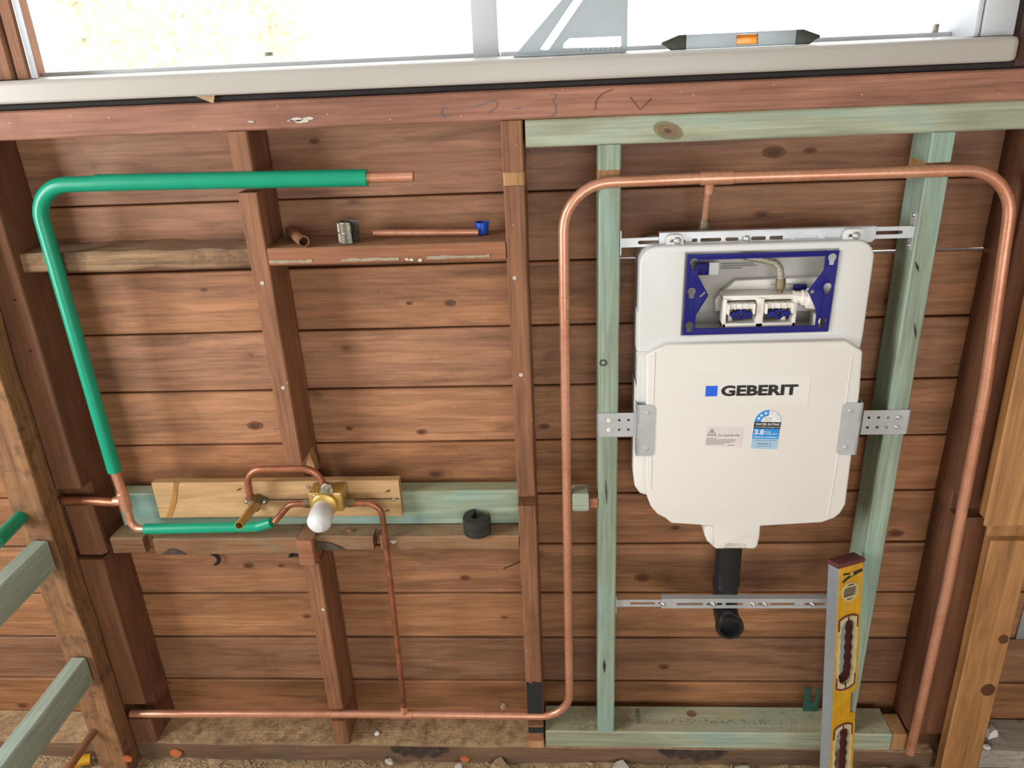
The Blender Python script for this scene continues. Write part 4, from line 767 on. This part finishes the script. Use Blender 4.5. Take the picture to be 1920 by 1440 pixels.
for c in ((0.1927, 0.005, 0.3864), (0.2911, 0.005, 0.3863), (0.3692, 0.005, 0.385), (0.392, 0.005, 0.3849), (0.4838, 0.005, 0.3849)): screw(lr, c[0], .0045, .3845, .0052)
# side brackets
def bracket(label, xa, xb, fx0_, fx1_, zc, s, sx):
    t = thing('side_bracket', label, 'bracket', ((xa + xb) / 2, 0, zc), 'side brackets of the cistern')
    hl = .0235
    bm = B(); hs = [circ(x, zc + dz, .0026, 10) for x in sx for dz in (.0095, -.0095)]
    poly(bm, [(xa, zc - hl), (xb, zc - hl), (xb, zc + hl), (xa, zc + hl)], hs, -0.0022, -0.0008); e = xa if s > 0 else xb
    box(bm, e - .0007, e + .0007, -0.0022, 0.03, zc - hl, zc + hl); put('arm', bm, 'zinc', t)
    i, j = (fx0_, fx1_)
    fl = [(i, zc - .05), (j - .008, zc - .05)] + arc(j - .008, zc - .042, .008, -90, 0, 5) + arc(j - .008, zc + .042, .008, 0, 90, 5) + [(i, zc + .05)]
    if s < 0: fl = [(j, zc - .05)] + [(j, zc + .05)] + arc(i + .008, zc + .042, .008, 90, 180, 5) + arc(i + .008, zc - .042, .008, 180, 270, 5)
    bm = B(); poly(bm, fl, (), YF - .0022, YF - .0006); e = i if s > 0 else j
    box(bm, e - .0007, e + .0007, YF - .0022, 0.03, zc - .05, zc + .05)
    for z in (.035, -.035): lathe(bm, [(.004, 0), (.003, .0015), (0, .002)], ((i + j) / 2 + .003 * s, YF - .0022, zc + z), (0, -1, 0), 10)
    put('flange', bm, 'zinc', t)
    bm = B()
    for k in range(15):
        for sg in (1, -1):
            z = zc + sg * (.016 + .0022 * k); box(bm, e + (.001 if s > 0 else -.005), e + (.005 if s > 0 else -.001), YF - .0024, YF - .0022, z - .0003, z + .0003)
    put('scale_marks', bm, 'greyink', t)
    for dz in (.0095, -.0095): screw(t, (sx[0] if s > 0 else sx[-1]), -.0022, zc + dz, .0042, mat='white' if s > 0 else 'screw')
zl, zr = 0.7866, 0.7841
bracket('galvanised bracket clamping the left edge of the cistern cover', 0.063, 0.1314, 0.1296, 0.1593, zl, 1, [0.083, 0.101, 0.1172])
bracket('galvanised bracket clamping the right edge of the cistern cover', 0.5251, 0.6037, 0.4784, 0.5117, zr, -1, [0.5352, 0.5517, 0.5681, 0.5854])

# ------------------------------------------------------------------ spirit level leaning by the right stud
lv = thing('spirit_level', 'yellow spirit level with maroon hand grips leaning against the right green stud', 'level', (0.52, -0.12, FZ))
A0 = Vector((0.5016, -0.05, 0.5082)); dw = Vector((0.02402, -0.16325, -0.98629)).normalized(); du = Vector((math.cos(math.radians(25)), math.sin(math.radians(25)), 0)); du = (du - dw * du.dot(dw)).normalized(); dv = du.cross(dw).normalized()
if dv.y < 0: dv = -dv                                           # dv: back into the wall
def lvf(u, v, w): return A0 + du * u + dv * v + dw * w         # u across face, v depth, w down the length
LF = lambda x, y, z: lvf(x, y, -z)
grips = ((0.1015, 0.261), (0.338, 0.497))
LEN = 0.552
bm = B(); holes = [circ(.03, -.0531, .0195, 22)]
for g0, g1 in grips: holes.append(rrect(.0065, .0535, -(g1 - .002), -(g0 + .002), .012, 5))
out = [(0.0014, 0), (.06, 0), (.06, -.268), (.056, -.272), (.046, -.274), (.046, -.318), (.056, -.321), (.06, -.325), (.06, -LEN), (0.0014, -LEN)]
poly(bm, out, holes, 0.0, 0.025, 0.0006, fn=LF, res=1); put('level_body', bm, 'yellow', lv)
bm = B(); poly(bm, [(-.0006, 0), (.0014, 0), (.0014, -LEN), (-.0006, -LEN)], (), 0.0003, 0.0247, fn=LF); put('machined_edge', bm, 'alu', lv)
for x in (.019, .041):
    for z0, z1 in ((0, .03), (.076, .098), (.265, .334)):
        bm = B(); poly(bm, [(x - .0006, -z0), (x + .0006, -z0), (x + .0006, -z1), (x - .0006, -z1)], (), -.0008, 0.001, fn=LF); put('body_rib', bm, 'yellow', lv)
bm = B(); poly(bm, rrect(-.0015, .0615, 0.0005, .0095, .002, 3), (), -.0012, .0262, 0.001, fn=LF, res=1); poly(bm, rrect(-.0022, .0622, .003, .007, .001, 2), (), -.0018, .0268, fn=LF); put('end_cap', bm, 'maroon', lv)
bm = B(); poly(bm, circ(.03, -.0531, .0192, 22), [circ(.03, -.0531, .0165, 22)], -.0015, .02, fn=LF); poly(bm, [(.017, -.0435), (.043, -.0435), (.043, -.0405), (.017, -.0405)], (), -.001, .01, fn=LF); poly(bm, [(.017, -.066), (.043, -.066), (.043, -.0628), (.017, -.0628)], (), -.001, .01, fn=LF); put('vial_ring', bm, 'cream', lv)
bm = B(); poly(bm, circ(.03, -.0531, .0165, 22), (), .004, .016, fn=LF); put('vial', bm, 'vial', lv)
bm = B(); poly(bm, [(.046, -.2745), (.0535, -.2745), (.0535, -.3175), (.046, -.3175)], (), .003, .022, fn=LF); put('edge_vial', bm, 'vial', lv)
for g0, g1 in grips:
    gz0, gz1 = -g1, -g0
    inner_g = []
    for i in range(33): inner_g.append((.0128 - .0014 * math.sin(i * .95), gz0 + .028 + (gz1 - gz0 - .056) * i / 32))
    top = arc(.03, gz1 - .028, .0172, 165, 15, 8); right = [(.0472 + .0014 * math.sin(i * .95), gz1 - .028 - (gz1 - gz0 - .056) * i / 32) for i in range(33)]; bot = arc(.03, gz0 + .028, .0172, -15, -165, 8)
    inn = inner_g + top + right + bot
    bm = B(); poly(bm, rrect(.0065, .0535, gz0 + .003, gz1 - .003, .012, 5), [inn], -.0006, .006, fn=LF); put('grip_facing', bm, 'cream', lv)
    bm = B(); inn2 = [(.03 + (p[0] - .03) * 1.03, p[1]) for p in inn]; poly(bm, [(.03 + (p[0] - .03) * 1.12, (gz0 + gz1) / 2 + (p[1] - (gz0 + gz1) / 2) * 1.03) for p in inn], [inn2], .0061, .0245, fn=LF); put('grip', bm, 'maroon', lv)
    for top_ in (True, False):
        zc_, sg = (gz1, 1) if top_ else (gz0, -1)
        bm = B(); poly(bm, [(.0065, zc_ - sg * .03), (.0065, zc_ - sg * .006), (.018, zc_), (.03, zc_ + sg * .001), (.042, zc_), (.0535, zc_ - sg * .006), (.0535, zc_ - sg * .03), (.0505, zc_ - sg * .03), (.0505, zc_ - sg * .008), (.04, zc_ - sg * .0035), (.03, zc_ - sg * .0025), (.02, zc_ - sg * .0035), (.0095, zc_ - sg * .008), (.0095, zc_ - sg * .03)], (), -.0012, .002, fn=LF)
        put('grip_border', bm, 'maroon', lv)
    bm = B()
    for zc_, s in ((gz1 - .009, 1), (gz0 + .009, 1)): poly(bm, [(.0285, zc_ - .005), (.0315, zc_ - .005), (.0315, zc_ + .005), (.0285, zc_ + .005)], (), -.0012, 0, fn=LF)
    put('centre_mark', bm, 'ink', lv)
bm = B(); poly(bm, [(.012, -.012), (.030, -.0145), (.056, -.012), (.058, -.017), (.04, -.021), (.026, -.0245), (.012, -.0315), (.011, -.0285), (.019, -.022), (.034, -.0178), (.012, -.0155)], (), -.0011, 0, fn=LF); put('marker_scrawl', bm, 'ink', lv)
bm = B(); poly(bm, circ(.031, -.0165, .005, 12), (), -.0016, 0, fn=LF); put('cap_screw', bm, 'brass', lv)

# ------------------------------------------------------------------ tools and odds on the sill and ledges
sq = thing('speed_square', 'triangular aluminium speed square standing on the window sill', 'square', (0.02, 0.01, 1.401))
sx0, sx1, sb = -0.0637, 0.1032 + .003, 1.4025
S_ = sx1 - sx0
bm = B()
poly(bm, [(sx0, sb), (sx1, sb), (sx1, sb + S_)], [
    [(-0.0233, 0.01, 1.4111)[::2], (-0.0178, 0.01, 1.409)[::2], (-0.0106, 0.01, 1.4098)[::2], (sx0 + .113, sb + .083), (sx0 + .106, sb + .086), (sx0 + .099, sb + .083)],
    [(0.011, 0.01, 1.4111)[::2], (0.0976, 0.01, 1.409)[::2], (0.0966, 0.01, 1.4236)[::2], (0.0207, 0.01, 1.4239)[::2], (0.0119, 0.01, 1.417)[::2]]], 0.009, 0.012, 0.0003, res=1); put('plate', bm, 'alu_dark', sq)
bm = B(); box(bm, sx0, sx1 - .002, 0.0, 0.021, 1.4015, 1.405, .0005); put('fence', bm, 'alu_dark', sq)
bm = B()
for k in range(9): box(bm, sx0 + .10 + .0075 * k, sx0 + .101 + .0075 * k, 0.0085, 0.009, sb + .004, sb + .0075)
put('scale_marks', bm, 'greyink', sq)
tl = thing('torpedo_level', 'small grey torpedo level with orange vial lying on the sill', 'level', (0.27, 0.0, 1.401))
tx0, tx1 = 0.1556, 0.3808
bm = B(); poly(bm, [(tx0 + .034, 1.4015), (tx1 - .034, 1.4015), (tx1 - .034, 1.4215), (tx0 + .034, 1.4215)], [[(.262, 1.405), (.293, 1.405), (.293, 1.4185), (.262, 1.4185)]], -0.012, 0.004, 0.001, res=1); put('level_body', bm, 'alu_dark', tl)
for xa, s in ((tx0, 1), (tx1, -1)):
    bm = B(); poly(bm, [(xa + s * .034, 1.4012), (xa + s * .034, 1.4218), (xa + s * .024, 1.4216), (xa + s * .006, 1.415), (xa, 1.413), (xa, 1.4095), (xa + s * .006, 1.407), (xa + s * .014, 1.4012)], (), -0.0125, 0.0045, 0.0015, res=1); put('end_cap', bm, 'darksteel', tl)
bm = B(); box(bm, .2625, .2925, -0.008, 0.0, 1.4052, 1.4183, .001); put('vial', bm, 'orange', tl)

def cutter(name, label, c, mat, rot, r=.0175, h=.034):
    t = thing(name, label, 'tube cutter', c)
    def ring(ro, z0, z1, knurl):
        n = 72; pts = []
        for k in range(n + 1):
            a = math.radians(38 + 284 * k / n); q = ro - (knurl if k % 2 else 0); pts.append((q * math.cos(a), q * math.sin(a)))
        pts += [(-.008 + .0095 * math.cos(math.radians(a)) + .006, .0095 * math.sin(math.radians(a))) for a in (280, 240, 200, 160, 120, 80)]
        bm_ = B(); R_ = Matrix.Rotation(rot, 3, 'Z')
        poly(bm_, pts, (), z0, z1, 0, fn=lambda x, y, z: Vector(c) + R_ @ Vector((x, z, 0)) + Vector((0, 0, y))); return bm_
    put('knurled_body', ring(r, .0005, h * .47, .0009), mat, t, angle=15); put('knurled_body', ring(r, h * .53, h - .002, .0009), mat, t, angle=15)
    put('core', ring(r - .0012, 0, h, 0), mat, t)
    return t
c1 = (-0.3561, 0.018, 1.1301); cutter('tube_cutter', 'worn silver knurled tube cutter on the upper ledge', (c1[0] + .002, .03, 1.1245), 'steel', math.radians(-25), .018, .035)
c2 = (-0.1693, 0.01, 0.553); cutter('tube_cutter', 'dark grey knurled tube cutter on the lower nogging', (c2[0] + .0, .014, .552), 'darksteel', math.radians(60), .0268, .036)
def loose(name, label, pts, r, mat, bore=.04):
    bm = B(); tube(bm, pts, r, 0, 18, bore); return tag(put(name, bm, mat, angle=40), label, 'tube')
loose('copper_offcut', 'long thin copper tube offcut lying on the upper ledge', [(-0.316, 0.045, 1.1351), (-0.1364, 0.045, 1.1305)], .0055, 'copper')
loose('copper_offcut', 'short dull copper tube stub pointing out over the upper ledge', [(-0.4221, -.004, 1.1345), (-0.4697, .075, 1.1345)], .0092, 'copperdull')
bc = (-0.1309, 0.055, 1.1304)
bm = B(); lathe(bm, [(.009, 0), (.0105, .001), (.0115, .018), (.0125, .0185), (.0125, .0205), (.011, .0205), (.010, .006), (0, .005)], (bc[0], .06, 1.1242), (0, 0, 1), 22); tag(put('plastic_plug', bm, 'bluecap'), 'small blue plastic pipe cap on the upper ledge', 'cap')
bm = B(); g = (0.5306, 0.062, 0.0485); gx = .5275
poly(bm, [(gx - .011, .046), (gx + .02, .046), (gx + .021, .112), (gx + .012, .112), (gx + .012, .078)] + arc(gx + .006, .075, .005, 0, -180, 6) + [(gx + .001, .112), (gx - .012, .112)], (), 0.062, 0.065, 0.0006, res=1); tag(put('slotted_shim', bm, 'greenmetal'), 'dark green slotted packer standing behind the spirit level', 'packer')
bm = B(); c = (-0.7449, 0.08, 0.4401); tube(bm, [(c[0] - .016, .09, c[2] + .015)] + [(c[0] - .004 + .013 * math.sin(math.radians(a_)), .082, c[2] + .013 * math.cos(math.radians(a_))) for a_ in range(0, 200, 20)], [.0012, .0022, .003, .0036, .004, .0042, .0042, .004, .0036, .003, .002], n=10); tag(put('rubber_seal', bm, 'black'), 'curled black rubber strip stuck to the boards below the nogging', 'strip')
bm = B(); c = (-0.5323, 0.0, 0.5098); box(bm, c[0] - .01, c[0] + .012, -.004, .002, c[2] - .003, c[2] + .004, .001); lathe(bm, [(.004, 0), (.004, .004)], (c[0] - .009, -.003, c[2] + .001), (0, -1, 0), 10); tag(put('pipe_clip', bm, 'black'), 'small black metal clip under the left nogging end', 'clip')
bm = B(); a, b_ = (-0.126, 0.06, 0.4305), (-0.0934, 0.09, 0.4258); tube(bm, [a, b_], .0014, n=8); lathe(bm, [(.003, 0), (.003, .001)], a, Vector(b_) - Vector(a), 10); tag(put('bent_nail', bm, 'steel'), 'thin steel nail sticking out by the middle stud', 'nail')
bm = B(); c = (-1.1022, -0.02, -0.0464); tube(bm, [(-1.125, -.045, FZ + .012), (-1.112, -.03, FZ + .022), (-1.085, -.02, FZ + .018)], [.008, .014, .012], n=12); tag(put('yellow_tap_handle', bm, 'yellowcap'), 'small yellow plastic piece on the ground at the lower left', 'plastic piece')
bm = B(); box(bm, 0.9458, 0.9458 + .02, 0.089, 0.0925, 0.2241, 0.3526, .001); tag(put('metal_strap', bm, 'alu'), 'grey metal strap behind the golden pine post', 'strap')

# ------------------------------------------------------------------ ground litter
def shard(bm, c, s, flat=.35, n=7, seed=0):
    rr = random.Random(seed); top = []; bot = []
    for k in range(n):
        a = 2 * PI * k / n; q = s * rr.uniform(.6, 1.15)
        bot.append(bm.verts.new((c[0] + q * math.cos(a), c[1] + q * .7 * math.sin(a), c[2]))); top.append(bm.verts.new((c[0] + q * .7 * math.cos(a), c[1] + q * .5 * math.sin(a), c[2] + s * flat * rr.uniform(.6, 1.4))))
    for k in range(n): bm.faces.new((bot[k], bot[(k + 1) % n], top[(k + 1) % n], top[k]))
    bm.faces.new(top); bm.faces.new(list(reversed(bot)))
litter = [
    ('stone_chip', 'small grey stone lodged on the dark scorched floor plate', (-0.4, -.012, FZ + .008), .011, .8, 'whitechip', 'stone'),
    ('plaster_chip', 'small white plaster chip beside an orange paint spot', (-0.2428, -.02, FZ + .004), .011, .7, 'whitechip', 'chip'),
    ('stone_lump', 'grey-brown stone lump in front of the floor plate near the middle', (-0.1532, -.018, FZ + .0), .028, .7, 'rubble', 'stone'),
    ('torn_paper', 'pale torn flake lying below the green plate, left one', (0.1137, -.02, FZ + .004), .032, .35, 'whitechip', 'flake'),
    ('torn_paper', 'pale torn flake lying below the green plate, nearest the level', (0.3721, -.02, FZ + .004), .026, .4, 'whitechip', 'flake'),
    ('red_chip', 'dark red brick chip on the ground in front of the plate', (0.0595, -.022, FZ + .002), .012, .6, 'maroon', 'chip'),
    ('white_clip', 'small white plastic bit on the floor plate under the copper pipe', (-0.4329, .03, .001), .007, .6, 'ratewhite', 'chip'),
    ('wood_splinter', 'pale split wood lump at the foot of the right stud', (.735, -.03, FZ), .03, .5, 'chip', 'splinter'),
    ('wood_splinter', 'large pale wood splinter right of the level at the frame bottom', (.67, -.035, FZ), .045, .35, 'chip', 'splinter'),
    ('paint_curl', 'white paint curl on the flaking plate, nearest the golden post', (.875, .03, .0), .014, .5, 'ratewhite', 'flake'),
    ('paint_curl', 'white paint curl on the flaking plate, at the frame\'s right edge', (.915, .045, .0), .02, .8, 'ratewhite', 'flake'),
    ('paint_curl', 'white paint curl on the flaking plate, in front of its neighbours', (.89, .012, .0), .009, .5, 'ratewhite', 'flake'),
    ('paint_curl', 'largest white paint lump at the back of the flaking plate', (.905, .075, .0), .016, 1.1, 'ratewhite', 'flake'),
    ('dry_leaf', 'curled dry leaf against the boards above the copper pipe', (-0.148, .085, 0.0239), .007, 1.6, 'chip', 'leaf'),
    ('wood_shaving', 'orange wood shaving on the lower nogging right of the mixer cap', (-0.4222, .02, .551), .008, .5, 'cedar_x', 'shaving'),
]
for i, (nm, lab_, c, s, fl, mt, ct) in enumerate(litter):
    bm = B(); shard(bm, c, s, fl, 9, 40 + i); tag(put(nm, bm, mt, angle=20), lab_, ct)
bm = B()
for k in range(9000):
    x = rnd.uniform(-1.3, 1.15); y = -0.003 - abs(rnd.gauss(0, .06)); s = abs(rnd.gauss(0, .0015)) + .0008
    z = FZ + 0.012 * noise.noise(Vector((x * 7, y * 7, 0))) + 0.006 * noise.noise(Vector((x * 31, y * 31, 4))) - .003
    e = Vector((rnd.uniform(-1, 1), rnd.uniform(-1, 1), rnd.uniform(-.3, .3))).normalized(); f_ = e.cross(Vector((0, 0, 1))).normalized()
    L_ = s * rnd.choice((1, 1, 1.5, 2.5))
    q = [bm.verts.new(Vector((x, y, z)) + v) for v in (e * L_, f_ * s * .6, -e * L_, -f_ * s * .6, Vector((0, 0, s * rnd.uniform(.3, .8))))]
    for t_ in ((0, 1, 4), (1, 2, 4), (2, 3, 4), (3, 0, 4)): bm.faces.new([q[i] for i in t_])
tag(put('wood_litter', bm, 'chip', angle=10), 'crumbs, chips and sawdust littering the ground before the plate', 'litter', kind='stuff')
for x, y, z, r, nm in ((-0.2307, -.0055, -0.0367, .010, 0), (-0.8932, -.0055, -0.0279, .014, 0), (-0.9706, -.0575, 0.0122, .011, 1)):
    bm = B(); poly(bm, [(x + r * rnd.uniform(.85, 1.15) * math.cos(a * PI / 7), z + r * .8 * rnd.uniform(.85, 1.1) * math.sin(a * PI / 7)) for a in range(14)], (), y, y + .004)
    host = bpy.data.objects['bottom_plate'] if nm == 0 else bpy.data.objects['rough_post']
    put('orange_paint_spot', bm, 'orangepaint', host)
